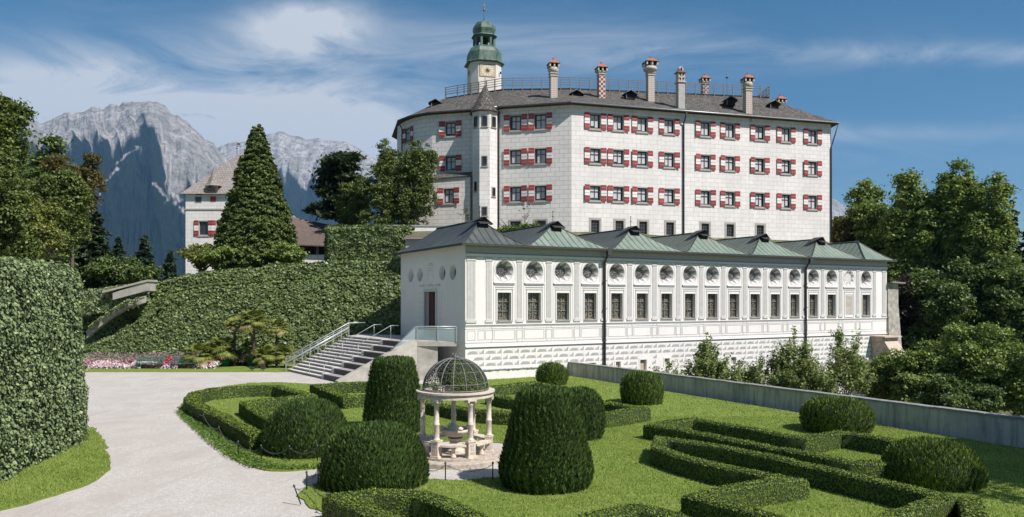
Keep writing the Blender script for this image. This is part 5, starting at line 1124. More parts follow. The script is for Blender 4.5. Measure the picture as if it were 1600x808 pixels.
for q in ((0, 3, 2, 1), (4, 5, 6, 7), (0, 1, 5, 4), (1, 2, 6, 5), (2, 3, 7, 6), (3, 0, 4, 7)): mb.idx([i[k] for k in q], 1)
shift(mb.build('end_block', [stained_block, frame_stone]), pr_)
def upiv(u, v):
    X = P(506, 0, 74).x + (P(642, 0, 74).x - P(506, 0, 74).x) * u; z0_, z1_ = 8.0, 12.25; a = np.clip((v - .8) / .2, 0, 1); z = np.where(v < .8, z0_ + v / .8 * (z1_ - z0_), z1_ + .2 * np.sin(a * math.pi)); Y = 74 + a * 2.5 + np.clip(.06 - u, 0, 1) * 14
    return np.stack([X, Y, z], 1), unit(np.stack([np.clip(.06 - u, 0, 1) * -12, np.where(v < .8, -1., 0.), np.where(v < .8, .1, 1.)], 1))
ivywall('creeper_wall', 'upper wall draped in hanging creeper below the castle, left of the hall roof', upiv, 11000, (40, 22), [bodygreen, f_ivy2], .24, 'ivy wall', 1.8)
# ------------------------------------------------------------------ stairs and terrace
st = empty('staircase', (-13, 53, 0), 'wide stone staircase with pale treads, seat blocks and glass balustrade climbing to the hall door', 'stairs')
sp = lambda name, mb, m: shift(mb.build(name, m), st)
sb = Vector((-16.55, 56.35)); sn = Vector((-10.35, 47.55)); sdir = (sn - sb).normalized(); SW = (sn - sb).length; fs = Fr(sb, sdir, (-HD.x, -HD.y, 0))    # u along step, d = up the stair
TZ = 2.52; NS = 14; RUN = 4.75; rise = TZ / NS; run = RUN / NS; W1 = SW * .66
body = MB(); tr = MB()
for i in range(NS):
    d0 = i * run; z0_ = i * rise; body.box(0, W1, d0 + .04, RUN + .02, z0_ - .02 if i else -.1, z0_ + rise - .05, 0, fs)
    tr.box(0, W1, d0 - .02, d0 + run + .06, z0_ + rise - .05, z0_ + rise, 0, fs)
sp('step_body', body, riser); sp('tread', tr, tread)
for i in range(NS // 2):
    d0 = i * run * 2; z0_ = i * rise * 2; mb = MB(); mb.box(W1 - .05 * 0 + .004, SW - .45, d0 + .0, RUN + .02, z0_ - .02 if i else -.1, z0_ + rise * 2, 0, fs); mb.box(W1 - .35, W1 + .0, d0 - .02, d0 + run * 1.2, z0_ + .02, z0_ + rise * 2 + .01, 1, fs)
    q = sp('seat_block', mb, [riser, tread]); mb = MB(); mb.box(W1 + .12, SW - 1.0, d0 - .03, d0 - .003, z0_ + .05, z0_ + rise * 2 - .06, 0, fs); q2 = sp('riser_shadow', mb, shadowp); q2.parent = q  # near-black boxes paint the shadow on the seat-block risers
# side wall on the near side
mb = MB(); a = fs(SW - .4, 0, 0); 
side = [(0 - .5, 0.0), (RUN, 0.0), (RUN, TZ + .12), (RUN - .3, TZ + .12), (-.5, .22)]
A_ = [fs(SW - .42, d, z) for d, z in side]; B2 = [fs(SW, d, z) for d, z in side]; mb.face(A_); mb.face(B2[::-1])
for k in range(5): mb.face([A_[k], A_[(k + 1) % 5], B2[(k + 1) % 5], B2[k]])
sp('side_wall', mb, concrete)
# terrace slab to the hall
e0 = fs(0, RUN, 0); e1 = fs(SW, RUN, 0); nb = Vector((-3.6, 49.55)); hb = Vector((-8.75, 59.6))
mb = MB(); poly = [(e1.x, e1.y), (nb.x, nb.y), (hb.x, hb.y), (-12.2, 61.8), (e0.x, e0.y)]; mb.prism(poly, TZ - .28, TZ, 0); sp('terrace_slab', mb, simple('terrace_paving', (.46, .41, .38), .9, .15, 2))
cw0 = e1; cw1 = Vector((e1.x + 1.35, e1.y - .02)); mb = MB(); mb.prism([(cw0.x, cw0.y + .02), (cw1.x, cw1.y + .02), (cw1.x - 4, cw1.y + 7), (cw0.x - 4, cw0.y + 7)], -.1, TZ - .283, 0); sp('support_wall', mb, concrete)
mb = MB(); mb.box(nb.x - 2.2, nb.x + .6, 53.2, 53.4, -.1, TZ - .3, 0); sp('recess_wall', mb, simple('shaded_render', (.3, .27, .26), .9, .1)); 
# left handrail with posts
mb = MB()
for hh, t in ((.98, .035), (.82, .02), (.62, .085), (.40, .02)):
    pts_ = [fs(-.08, -.1, hh + .02), fs(-.08, RUN - .1, TZ + hh), fs(-.08, RUN + 1.2, TZ + hh)]
    for a, b_ in zip(pts_[:2] if hh < .9 else pts_, pts_[1:2] if hh < .9 else pts_[1:]): mb.tube([a, b_], t, 6)
H1 = sp('handrail', mb, steel)
for i in range(9): d = -.1 + RUN * i / 8; z = TZ * max(0, d) / RUN; mb = MB(); p = fs(-.08, d, 0); mb.box(p.x - .03, p.x + .03, p.y - .03, p.y + .03, z, z + 1.0); q = sp('rail_post', mb, steel); q.parent = H1
# glass balustrade: slope then level
gl = NB('balustrade_glass'); gl.fin((.55, .65, .66), .05, Alpha=.42, Specular_IOR_Level=.6); gmat = gl.m
mb = MB(); s0_, s1_ = fs(SW - .2, RUN * .62, 0), fs(SW - .2, RUN, 0); zA = TZ * .62; 
pth = [(s0_, zA + .35), (s1_, TZ + 1.0), (Vector((nb.x, nb.y, 0)), TZ + 1.0)]
P3 = [Vector((a.x, a.y, z)) for a, z in pth]; mb.tube(P3, .035, 6); low = [Vector((a.x, a.y, z - .14)) for a, z in pth[1:]]; mb.tube(low, .02, 5)
H2 = sp('guard_rail', mb, steel)
mb = MB(); mb.face([(s0_.x, s0_.y, zA + .1), (s1_.x, s1_.y, TZ + .05), (s1_.x, s1_.y, TZ + .95), (s0_.x, s0_.y, zA + .3)]); mb.face([(s1_.x, s1_.y, TZ + .05), (nb.x, nb.y, TZ + .05), (nb.x, nb.y, TZ + .95), (s1_.x, s1_.y, TZ + .95)]); q = sp('glass_panel', mb, gmat)
mb = MB(); mb.face([(nb.x, nb.y, TZ + .05), (nb.x - .3, nb.y + 1.0, TZ + .05), (nb.x - .3, nb.y + 1.0, TZ + .95), (nb.x, nb.y, TZ + .95)]); sp('glass_panel', mb, gmat)
for px_, z0_ in ((cw1.x, TZ - .3), (s1_.x + .1, TZ), (nb.x, TZ)):
    mb = MB(); y = s1_.y + (nb.y - s1_.y) * (px_ - s1_.x) / (nb.x - s1_.x); mb.box(px_ - .045, px_ + .045, y - .045, y + .045, z0_, TZ + 1.0); q = sp('rail_post', mb, steel); q.parent = H2
for u_, k in ((4.2, 0), (W1 - .2, 1)):
    mb = MB(); a, b_ = fs(u_, .1, .95), fs(u_, RUN, TZ + .95); mb.tube([a, b_, b_ + Vector((.5, .25, 0))], .02, 5)
    for t in (0, .5, 1): p = a.lerp(b_, t); mb.tube([p, p - Vector((0, 0, .95))], .018, 5)
    sp('thin_handrail', mb, steel)
# ------------------------------------------------------------------ pavilion
pv = empty('pavilion', (GC.x, GC.y, 0), 'small round stone pavilion with slender columns and wrought iron dome', 'pavilion'); gx, gy = GC
def vp(name, mb, m): return shift(mb.build(name, m), pv)
mb = MB(); mb.lathe([(1.62, .0), (1.62, .13), (1.6, .17), (1.3, .17), (1.3, .24), (.0, .24)], 40, (gx, gy), 0, False); vp('stepped_base', mb, simple('base_stone', (.42, .36, .30), .9, .3, 7, .3))
RC = 1.09; angs = [178, 240.5, 299.5, 358, 62, 98]
carve = simple('carved_marble', (.45, .40, .35), .7, .4, 14, .4)
for a in angs:
    x, y = gx + RC * math.cos(R(a)), gy + RC * math.sin(R(a)); ra = R(a); rf = lambda u, v, z, x=x, y=y, ra=ra: (x + u * math.cos(ra) - v * math.sin(ra), y + u * math.sin(ra) + v * math.cos(ra), z)
    mb = MB(); mb.box(-.15, .15, -.15, .15, .24, .30, 0, rf); mb.box(-.125, .125, -.125, .125, .30, .74, 0, rf); mb.box(-.145, .145, -.145, .145, .74, .79, 0, rf)
    for k in range(3): mb.box(.1252, .132, -.06 + .02 * (k % 2), .06 - .02 * (k % 2), .36 + k * .12, .43 + k * .12, 1, rf)
    for k in range(3): mb.box(-.06 + .02 * (k % 2), .06 - .02 * (k % 2), -.132, -.1252, .36 + k * .12, .43 + k * .12, 1, rf)
    mb.lathe([(.12, .79), (.12, .82), (.085, .85), (.09, .9), (.088, 1.25), (.105, 1.27), (.105, 1.31), (.085, 1.33), (.076, 1.88), (.1, 1.9), (.085, 1.93), (.09, 1.97), (.125, 2.03)], 14, (x, y), 0, True)
    mb.box(-.15, .15, -.15, .15, 2.03, 2.08, 0, rf)
    for sx in (-1, 1):
        for sy in (-1, 1): c = rf(sx * .12, sy * .12, 0); mb.lathe([(.01, 1.95), (.035, 1.98), (.035, 2.02), (.01, 2.04)], 6, (c[0], c[1]))
    vp('column', mb, [marble, carve])
mb = MB(); mb.lathe([(RC - .16, 2.08), (RC + .15, 2.08), (RC + .15, 2.14), (RC + .12, 2.15), (RC + .12, 2.21), (RC + .2, 2.23), (RC + .2, 2.28), (RC - .16, 2.28), (RC - .16, 2.08)], 48, (gx, gy), 0, False, cap=False); vp('ring_beam', mb, marble)
mb = MB(); DR = 1.08; DZ = 2.30; DH = 1.03
def dp(th, ph): return Vector((gx + DR * math.cos(ph) * math.cos(th), gy + DR * math.cos(ph) * math.sin(th), DZ + DH * math.sin(ph)))
for k in range(16): mb.tube([dp(2 * math.pi * k / 16, p) for p in np.linspace(0, math.pi / 2 * .97, 12)], .018, 4)
for p, r_ in ((.02, .02), (.22, .013), (.62, .01), (1.0, .01), (1.3, .012)): mb.tube([dp(t, p) for t in np.linspace(0, 2 * math.pi, 49)[:-1]], r_, 4, 0, True)
DM = vp('dome_ribs', mb, iron_lt)
mb = MB()
def scroll(t0, p0, s, k=1):
    pts_ = []
    for i in range(11): a = i / 10 * 2 * math.pi * 1.15; rr = s * (1 - .55 * i / 10); pts_.append(dp(t0 + k * rr * math.cos(a) / max(.25, math.cos(p0)) / DR, p0 + rr * math.sin(a) / DR))
    mb.tube(pts_, .0125, 3)
for k in range(16):
    t0 = 2 * math.pi * (k + .5) / 16
    for p, s in ((.12, .075), (.33, .10), (.50, .085), (.70, .085), (.86, .07), (1.03, .06), (1.17, .045)):
        if p < .95: scroll(t0 - .085, p, s * .8); scroll(t0 + .085, p + .05, s * .8, -1)
        scroll(t0, p + .1, s * .7)
q = vp('dome_scrollwork', mb, iron); q.parent = DM
mb = MB(); mb.lathe([(.02, DZ + DH - .02), (.14, DZ + DH), (.05, DZ + DH + .08), (.02, DZ + DH + .1)], 10, (gx, gy))
for k in range(5): a = 2 * math.pi * k / 5 + .3; mb.tube([(gx, gy, DZ + DH + .05), (gx + .12 * math.cos(a), gy + .12 * math.sin(a), DZ + DH + .14), (gx + .22 * math.cos(a), gy + .22 * math.sin(a), DZ + DH + .10)], .016, 4, r1=.006)
q = vp('dome_finial', mb, iron_lt); q.parent = DM
# vine creeping through the right half of the dome
m = 8500; th = rng.uniform(R(-95), R(125), m); ph = np.arcsin(rng.uniform(.02, .93, m)); pp = np.stack([gx + (DR - .02) * np.cos(ph) * np.cos(th), gy + (DR - .02) * np.cos(ph) * np.sin(th), DZ + (DH - .02) * np.sin(ph)], 1)
keep = (fbm(th * 5, ph * 6, 3, 9) > .33); pp = pp[keep]; nr = unit(pp - np.array([gx, gy, DZ])); V = leafquads(pp, nr, .055, 1.3, .5); o = np_mesh('climbing_vine', V, 4, f_yew2); shift(o, pv)
# curved bench
mb = MB(); n = 40
def ringseg(a0, a1, r0_, r1_, z0_, z1_, m=0, k=10):
    for i in range(k):
        t0, t1 = R(a0 + (a1 - a0) * i / k), R(a0 + (a1 - a0) * (i + 1) / k); c = [(r0_, t0), (r1_, t0), (r1_, t1), (r0_, t1)]; b4 = [(gx + r * math.cos(t), gy + r * math.sin(t)) for r, t in c]; mb.prism(b4, z0_, z1_, m)
for a, b_ in zip(angs, angs[1:4]):
    mb = MB(); ringseg(a + 9, b_ - 9, .86, 1.2, .60, .66); am = (a + b_) / 2; x, y = gx + 1.02 * math.cos(R(am)), gy + 1.02 * math.sin(R(am)); mb.lathe([(.10, .24), (.09, .3), (.05, .42), (.07, .52), (.11, .6)], 10, (x, y), 0, True); vp('bench_seat', mb, marble)
mb = MB(); ringseg(107, 170, .86, 1.2, .60, .66); mb.lathe([(.10, .24), (.05, .42), (.11, .6)], 10, (gx + 1.02 * math.cos(R(140)), gy + 1.02 * math.sin(R(140)))); vp('bench_seat', mb, marble); mb = MB(); ringseg(7, 53, .86, 1.2, .60, .66); vp('bench_seat', mb, marble)
ft = empty('fountain', (gx, gy, .24), 'stone fountain bowl on a thick pedestal under the iron dome', 'fountain')
mb = MB(); mb.lathe([(.30, .24), (.30, .32), (.22, .34), (.20, .62), (.25, .66), (.27, .70)], 8, (gx + .0, gy), 0, False, R(22)); shift(mb.build('pedestal', marble), ft)
mb = MB(); mb.lathe([(.12, .7), (.2, .74), (.4, .82), (.5, .92), (.53, 1.0), (.48, 1.01), (.43, .95), (.2, .88), (.02, .87)], 24, (gx, gy)); mb.lathe([(.2, .87), (.22, .98), (.16, 1.1), (.05, 1.2), (.01, 1.22)], 10, (gx - .1, gy - .05)); 
for k in range(4): a = k * math.pi / 2 + .4; mb.lathe([(.01, .98), (.09, 1.02), (.1, 1.08), (.02, 1.13)], 8, (gx + .46 * math.cos(a), gy + .46 * math.sin(a)))
shift(mb.build('bowl', marble), ft)
# ------------------------------------------------------------------ chain fence
posts = [(293, 640), (299, 629), (318, 668), (342, 690), (372, 715), (408, 722), (452, 723), (496, 722), (479, 768), (470, 790), (497, 758), (512, 806), (566, 752), (655, 750), (696, 752), (770, 752)]
plabel = ['thin dark chain post at the leftmost tip of the lawn', 'thin dark chain post behind the leftmost lawn tip beside the hedge bend', 'dark chain post along the left lawn edge, third from the tip', 'dark chain post halfway down the left lawn edge', 'dark chain post where the left lawn edge curves toward the yew mound', 'dark chain post left of the broad yew mound', 'dark chain post in front of the broad yew mound', 'dark chain post between the two big yew mounds at the lawn end', 'dark chain post on the left tip of the lower lawn', 'leaning dark chain post left of the lower box hedge', 'dark chain post beside the gravel mouth, left of the largest mound', 'dark chain post at the bottom edge beside the low hedge', 'dark chain post partly hidden behind the largest mound', 'dark chain post right of the largest mound below the pavilion', 'dark chain post on the gravel in front of the pavilion steps', 'dark chain post left of the front tapered yew']
mb = MB(); mb.lathe([(.018, 0), (.016, .46), (.03, .47), (.034, .5), (.012, .54)], 8); post0 = mb.build('chain_post', iron)
PZ = []
for i, ((px, py), lb_) in enumerate(zip(posts, plabel)):
    o = post0 if i == 0 else post0.copy()
    if i: COL.objects.link(o)
    p = G(px, py); o.location = (p.x, p.y, .03); PZ.append(p); tag(o, lb_, 'post', 'chain fence posts')
    if i == 9: o.rotation_euler = (.0, -.35, 0)
def chain(i, j, label, sag=.2):
    a = PZ[i] + Vector((0, 0, .48)); b_ = PZ[j] + Vector((0, 0, .48)); pts_ = []
    L_ = (b_ - a).length; n = max(6, int(L_ / .07))
    mb = MB(); 
    for k in range(n):
        t = (k + .5) / n; p = a.lerp(b_, t) - Vector((0, 0, sag * 4 * t * (1 - t))); t2 = t + .01; d = (a.lerp(b_, t2) - Vector((0, 0, sag * 4 * t2 * (1 - t2))) - p).normalized(); s = L_ / n * .62
        u = Vector((0, 0, 1)) if k % 2 else d.cross(Vector((0, 0, 1))); ring = [p - d * s * .9, p - d * s * .4 + u * .02, p + d * s * .4 + u * .02, p + d * s * .9, p + d * s * .4 - u * .02, p - d * s * .4 - u * .02]; mb.tube(ring, .008, 3, 0, True)
    o = mb.build('chain', iron_lt if False else iron); tag(o, label, 'chain', 'sagging chains between the posts')
chain(1, 0, 'short chain at the leftmost tip of the lawn'); chain(0, 2, 'chain dropping along the hedge from the lawn tip'); chain(2, 3, 'chain beside the upper left lawn edge hedge'); chain(3, 4, 'chain beside the middle left lawn edge'); chain(4, 5, 'chain on the curve below the hook-shaped hedge'); chain(5, 6, 'chain left of the broad mound'); chain(6, 7, 'chain hanging before the broad yew mound')
chain(8, 10, 'chain rising from the lower lawn tip to the gravel mouth'); chain(8, 11, 'chain descending along the low front hedge'); chain(10, 12, 'chain passing behind the largest mound'); chain(13, 14, 'chain left of the post before the pavilion'); chain(14, 15, 'chain sagging between the two posts before the pavilion')
# ------------------------------------------------------------------ benches, planters, lamps
def bench(px, label):
    c = G(px, 577); r = empty('park_bench', (c.x, c.y, 0), label, 'bench', 'green park benches by the flower bed'); W_ = 1.05
    mb = MB()
    for k in range(4): mb.box(-W_, W_, -.02 + k * .11, .07 + k * .11, .43, .46)
    s = mb.build('seat', bench_green); s.parent = r; mb = MB()
    for k in range(3): mb.box(-W_, W_, .46 + k * .03, .485 + k * .03, .56 + k * .13, .65 + k * .13)
    s = mb.build('backrest', bench_green); s.parent = r
    for sx in (-.85, .85):
        mb = MB(); mb.box(sx - .025, sx + .025, .0, .05, 0, .43); mb.box(sx - .025, sx + .025, .42, .47, 0, .43); mb.tube([(sx, .44, .4), (sx, .50, .7), (sx, .56, .95)], .022, 5); mb.tube([(sx, 0, .42), (sx, .0, .62), (sx, .3, .64), (sx, .48, .62)], .018, 5); s = mb.build('leg', iron); s.parent = r
bench(231, 'left green slatted park bench in front of the flower bed'); bench(286, 'right green slatted park bench in front of the flower bed, nearer the palms')
def palm(px, py, z0, h, nfr, flen, label, planter=True, trunk=True, droop=.62, dry=.2, Y=None, tubl=None):
    c = G(px, py) if Y is None else Vector((P(px, 0, Y).x, Y, 0)); flen *= 1.12; nfr = int(nfr * 1.25); r = empty('palm', (c.x, c.y, z0), label, 'palm', 'palms grouped against the ivy wall')
    if planter:
        mb = MB(); mb.lathe([(.30, .06), (.36, .62), (.40, .64), (.40, .70), (.33, .70), (.33, .62)], 14); 
        for k in range(14): a = 2 * math.pi * k / 14; mb.tube([(.315 * math.cos(a), .315 * math.sin(a), .06), (.375 * math.cos(a), .375 * math.sin(a), .62)], .02, 4)
        o = mb.build('plant_tub', pot_green); tag(o, tubl, 'planter', 'green plant tubs'); o.location = (c.x, c.y, 0.02); z0 = .55; r.location.z = z0
    mb = MB(); mb.tube([(0, 0, -.1), (.03, 0, h * .5), (0, .02, h)], .10, 8, r1=.08)
    for k in range(int(h / .12)): mb.lathe([(.095, k * .12), (.13, k * .12 + .07), (.09, k * .12 + .09)], 7, (.02, 0), 0, False)
    o = mb.build('trunk', bark); o.parent = r
    V = []; dryV = []
    for k in range(nfr):
        az_ = rng.uniform(0, 2 * math.pi); el_ = rng.uniform(-.55, 1.25); isdry = el_ < -.2 and rng.random() < dry * 3; l = flen * rng.uniform(.75, 1.1); d = np.array([math.cos(az_) * math.cos(el_), math.sin(az_) * math.cos(el_), math.sin(el_)]); side = np.array([-math.sin(az_), math.cos(az_), 0]); base = np.array([0, 0, h])
        n = 9; prev = None; pts_ = [base + d * l * t + np.array([0, 0, -1]) * droop * l * .45 * t ** 2.2 for t in np.linspace(0, 1, n)]
        tgt = dryV if isdry else V
        # stalk, then a fan of narrow leaflets from its outer half
        for a, b_ in zip(pts_[:6], pts_[1:6]): tgt.append([a - side * .012, b_ - side * .012, b_ + side * .012, a + side * .012])
        hub = pts_[4]; dd = pts_[6] - pts_[3]; dd /= np.linalg.norm(dd); up_ = np.cross(dd, side)
        for j in range(17):
            t = (j / 16 - .5) * 2; ang = t * 1.75; v = dd * math.cos(ang) + side * math.sin(ang); ll = l * .5 * (1 - .25 * abs(t)); tip = hub + v * ll + np.array([0, 0, -1]) * ll * (.18 + .15 * rng.random()); mid = hub + v * ll * .55 + up_ * .02; wv = np.cross(v, up_); wv /= np.linalg.norm(wv) + 1e-9; tgt.append([hub, mid - wv * .05, tip, mid + wv * .05])
    o = np_mesh('fronds', np.array(V), 4, f_palm, r)
    if dryV: np_mesh('dry_fronds', np.array(dryV), 4, f_dry, r)
palm(351, 573, 0, .9, 46, 1.35, 'fan palm spreading from a round green tub, left of the steps', tubl='round green tub in the front row, left one, under the widest palm')
palm(393, 572, 0, .7, 34, 1.1, 'fan palm spreading from a green tub nearest the steps', tubl='round green tub in the front row, the one nearer the steps')
palm(377, 566, 0, .8, 34, 1.2, 'low fan palm standing second row between the two front tubs', tubl='round green tub set back in the shade between the two front tubs')
palm(312, 566, .2, .8, 40, 1.35, 'low fan palm at the left end of the palm group', False, Y=59)
palm(396, 560, 0, 3.6, 46, 1.2, 'tallest fan palm with the bright crown in the middle of the group', False, Y=59.5)
palm(366, 560, 0, 3.3, 30, .95, 'mid-height fan palm left of the tallest palm', False, Y=60.3)
palm(432, 560, 0, 3.1, 30, 1.0, 'mid-height fan palm right of the tallest palm against the ivy', False, Y=60.4)
palm(416, 560, 0, 1.0, 36, 1.15, 'low fan palm below the tallest one beside the steps', False, Y=59)
palm(445, 560, 0, 1.0, 28, 1.0, 'low fan palm closest to the stair handrail', False, Y=59.2)
palm(335, 560, 0, 1.1, 34, 1.2, 'low fan palm behind the left round tub', False, Y=60)
for px, lb_ in ((394, 'left small black floodlight on the grass strip'), (411, 'right small black floodlight on the grass strip nearest the steps')):
    c = G(px, 580); mb = MB(); mb.tube([(0, 0, 0), (0, 0, .15)], .03, 6); mb.box(-.17, .17, -.08, .1, .12, .3); mb.box(-.14, .14, -.1, -.081, .15, .27, 1); o = mb.build('floodlight', [lead_dark, glass]); o.location = (c.x, c.y, .03); tag(o, lb_, 'floodlight', 'garden floodlights')
# flower bed
fw = foliage('pink_flowers', (.28, .03, .10), (.55, .18, .32), .6, .2); fwh = foliage('white_flowers', (.55, .40, .42), (.75, .68, .68), .6, .2); fr_ = foliage('red_flowers', (.28, .01, .012), (.45, .03, .04), .6, .2); fmv = foliage('mauve_flowers', (.12, .08, .09), (.28, .2, .22), .7, .2)
def flowerband(name, label, x0, x1, y0, y1, z0, z1, n, m, seed):
    x = rng.uniform(x0, x1, n); y = rng.uniform(y0, y1, n); t = (y - y0) / (y1 - y0); k = fbm(x * .8, y * .8, 3, seed) > .35; x, y, t = x[k], y[k], t[k]; z = z0 + (z1 - z0) * t + rng.uniform(-.12, .12, len(x)); return tag(np_mesh(name, leafquads(np.stack([x, y, z], 1), np.tile([0., -.6, 1], (len(x), 1)), .13, 1.1, .6), 4, m), label, 'flowers', 'bedding flowers', 'stuff')
flowerband('flower_foliage', 'green leaves of the bedding plants along the wall foot', -34, -22.6, 58.2, 61.6, .1, .8, 12000, f_ivy, 1)
flowerband('white_flowers', 'white and blush bedding flowers along the front of the bed', -34, -22.6, 58.0, 59.0, .15, .45, 3800, fwh, 2)
flowerband('pink_flowers', 'magenta bedding flowers in the middle of the bed', -34, -22.8, 58.1, 59.4, .2, .55, 1500, fw, 5)
flowerband('red_flowers', 'red bedding flowers behind the benches', -29, -22.8, 59.2, 60.0, .45, .75, 450, fr_, 7)
flowerband('mauve_flowers', 'tall mauve flowers at the back of the bed', -34, -20.5, 60, 61.4, .5, .95, 2600, fmv, 9)
# ------------------------------------------------------------------ trees
def limb_tree(mb, h, r, spread, n, base=.3, seed=0):
    rr = np.random.default_rng(seed); mb.tube([(0, 0, -.4), (.05, .03, h * .35), (-.04, .05, h * .8)], r, 8, r1=r * .35); tips = []
    for k in range(n):
        a = 2 * math.pi * (k / n + .1 * rr.random()); z0_ = h * (base + (.75 - base) * k / n); L_ = spread * rr.uniform(.6, 1); e = rr.uniform(.5, 1.0); p0_ = Vector((0, 0, z0_)); p1 = p0_ + Vector((math.cos(a) * L_ * .5, math.sin(a) * L_ * .5, L_ * e * .45)); p2 = p0_ + Vector((math.cos(a) * L_, math.sin(a) * L_, L_ * e)); mb.tube([p0_, p1, p2], r * .4, 5, r1=r * .1)
def broad(px, Y, ytop, hwp, ybot, z0, label, mat, leaf=.28, n=9000, name='broadleaf_tree', lobes=16, cat='tree', grp=None, trunkm=None, clump=None, seed=None, flat=1.0, tw=.25, open_=.0, depthf=.9):
    leaf *= .68; n = int(n * 2.1); rr = np.random.default_rng(seed if seed is not None else abs(int(px * 7 + Y))); c = P(px, 0, Y); sc_ = Y / F; ztop = CH + (HZ - ytop) * sc_; zb = CH + (HZ - ybot) * sc_; hw_ = hwp * sc_; r = empty(name, (c.x, Y, z0), label, cat, grp)
    H = ztop - zb; mb = MB(); limb_tree(mb, (zb - z0) + H * .8, tw, hw_ * .75, 9, max(.1, min(.6, (zb - z0) / max(ztop - z0, .1))), abs(int(px))); o = mb.build('trunk', trunkm or bark); o.parent = r
    # crown: lobes on an uneven ellipsoid; each lobe filled with leaf clumps near its surface
    Cs = []; k = 0
    lobes = int(lobes * 2.2)
    while len(Cs) < lobes:
        v = rr.normal(0, 1, 3); v /= np.linalg.norm(v); t = rr.uniform(.2, .98) ** .75; zf = v[2] * t
        w_ = math.sqrt(max(.05, 1 - max(0, zf) ** 2)) if flat == 1.0 else 1
        Cs.append((v[0] * t * hw_, v[1] * t * hw_ * depthf, zb - z0 + H * (.5 + zf * .5), rr.uniform(.12, .33)))
    Cs = np.array(Cs); m = n; li = rr.integers(0, len(Cs), m); v = rr.normal(0, 1, (m, 3)); v[:, 2] = np.abs(v[:, 2]) * np.where(rr.random(m) < .7, 1, -1); v = unit(v); lr = Cs[li, 3]
    rad = np.stack([lr * hw_, lr * hw_ * depthf, lr * H * .5], 1); 
    q = Cs[li, :3] + v * rad * (rr.uniform(.55, 1.0, (m, 1)) ** .5)
    # clump leaves towards twig centres
    cs = clump or leaf * 2.6; nc = max(20, m // 34); tc_i = rr.integers(0, m, nc); tc_p = q[tc_i]; tn = v[tc_i]; a = rr.integers(0, nc, m); q = tc_p[a] + rr.normal(0, 1, (m, 3)) * np.array([1, 1, .55]) * (cs * rr.uniform(.25, .8, nc))[a][:, None]; nr = unit(tn[a] * .7 + rr.normal(0, .4, (m, 3)) + np.array([0, 0, .6])); nr = unit(nr)
    zmin = .1; q[:, 2] = np.maximum(q[:, 2], zmin)
    o = np_mesh('crown', leafquads(q, nr, leaf, 1.5, .5), 4, mat, r)
    # fine twigs through the crown
    mb = MB()
    for i in range(min(60, nc)): p1 = Vector(tc_p[i]); p0_ = Vector((p1.x * .35, p1.y * .35, max(p1.z - H * .18, .3))); mb.tube([p0_, p0_.lerp(p1, .5) + Vector((0, 0, .1)), p1], .035 * leaf / .25, 3, r1=.012)
    o = mb.build('branches', trunkm or bark); o.parent = r; return r
def conifer(px, Y, ytop, hwp, z0, label, mat, n=9000, leaf=.3, name='conifer', grp=None, power=.8, skirt=.03, whorls=34, droop=.35, gap=.0, cat='tree'):
    rr = np.random.default_rng(int(px * 3 + Y)); c = P(px, 0, Y); sc_ = Y / F; ztop = CH + (HZ - ytop) * sc_; H = ztop - z0; W_ = hwp * sc_; r = empty(name, (c.x, Y, z0), label, cat, grp)
    mb = MB(); mb.tube([(0, 0, -.3), (0, 0, H * .97)], .22 * H / 14, 8, r1=.02); o = mb.build('trunk', bark); o.parent = r
    Pn = []; Nn_ = []; mbb = MB(); tot = 0; br = []
    for k in range(whorls):
        t = (k + rr.uniform(-.3, .3)) / whorls; t = min(max(t, 0), .985); z = H * (skirt + (1 - skirt) * t); L0 = W_ * (1 - t) ** power * (.62 + .38 * min(1, t * 6 + .3)); nb = max(5, int(13 * (1 - t) + 5))
        for j in range(nb): a = 2 * math.pi * (j + rr.random()) / nb; L_ = L0 * rr.uniform(.6, 1.15) + .12; br.append((z + rr.normal(0, H * .018), a, L_))
    wts = np.array([b_[2] ** 1.35 + .05 for b_ in br]); wts /= wts.sum(); cnt = (wts * n).astype(int) + 3
    for (z, a, L_), m in zip(br, cnt):
        t = rr.uniform(.12, 1, m) ** .6; wd_ = (1.05 - t * .72) * L_ * .26; s = rr.normal(0, 1, m) * wd_ * .6; x = t * L_; zz = z + x * .12 - droop * L_ * t ** 2 * .8 + np.abs(rr.normal(0, .05, m)) * 1 - np.abs(s) * .2
        Pn.append(np.stack([x * math.cos(a) - s * math.sin(a), x * math.sin(a) + s * math.cos(a), zz], 1)); Nn_.append(np.stack([np.full(m, math.cos(a) * .35), np.full(m, math.sin(a) * .35), np.full(m, 1.)], 1))
    Pn = np.concatenate(Pn); Nn_ = np.concatenate(Nn_); Pn[:, 2] = np.maximum(Pn[:, 2], .05); np_mesh('crown', leafquads(Pn, Nn_, leaf, 2.0, .45), 4, mat, r); return r
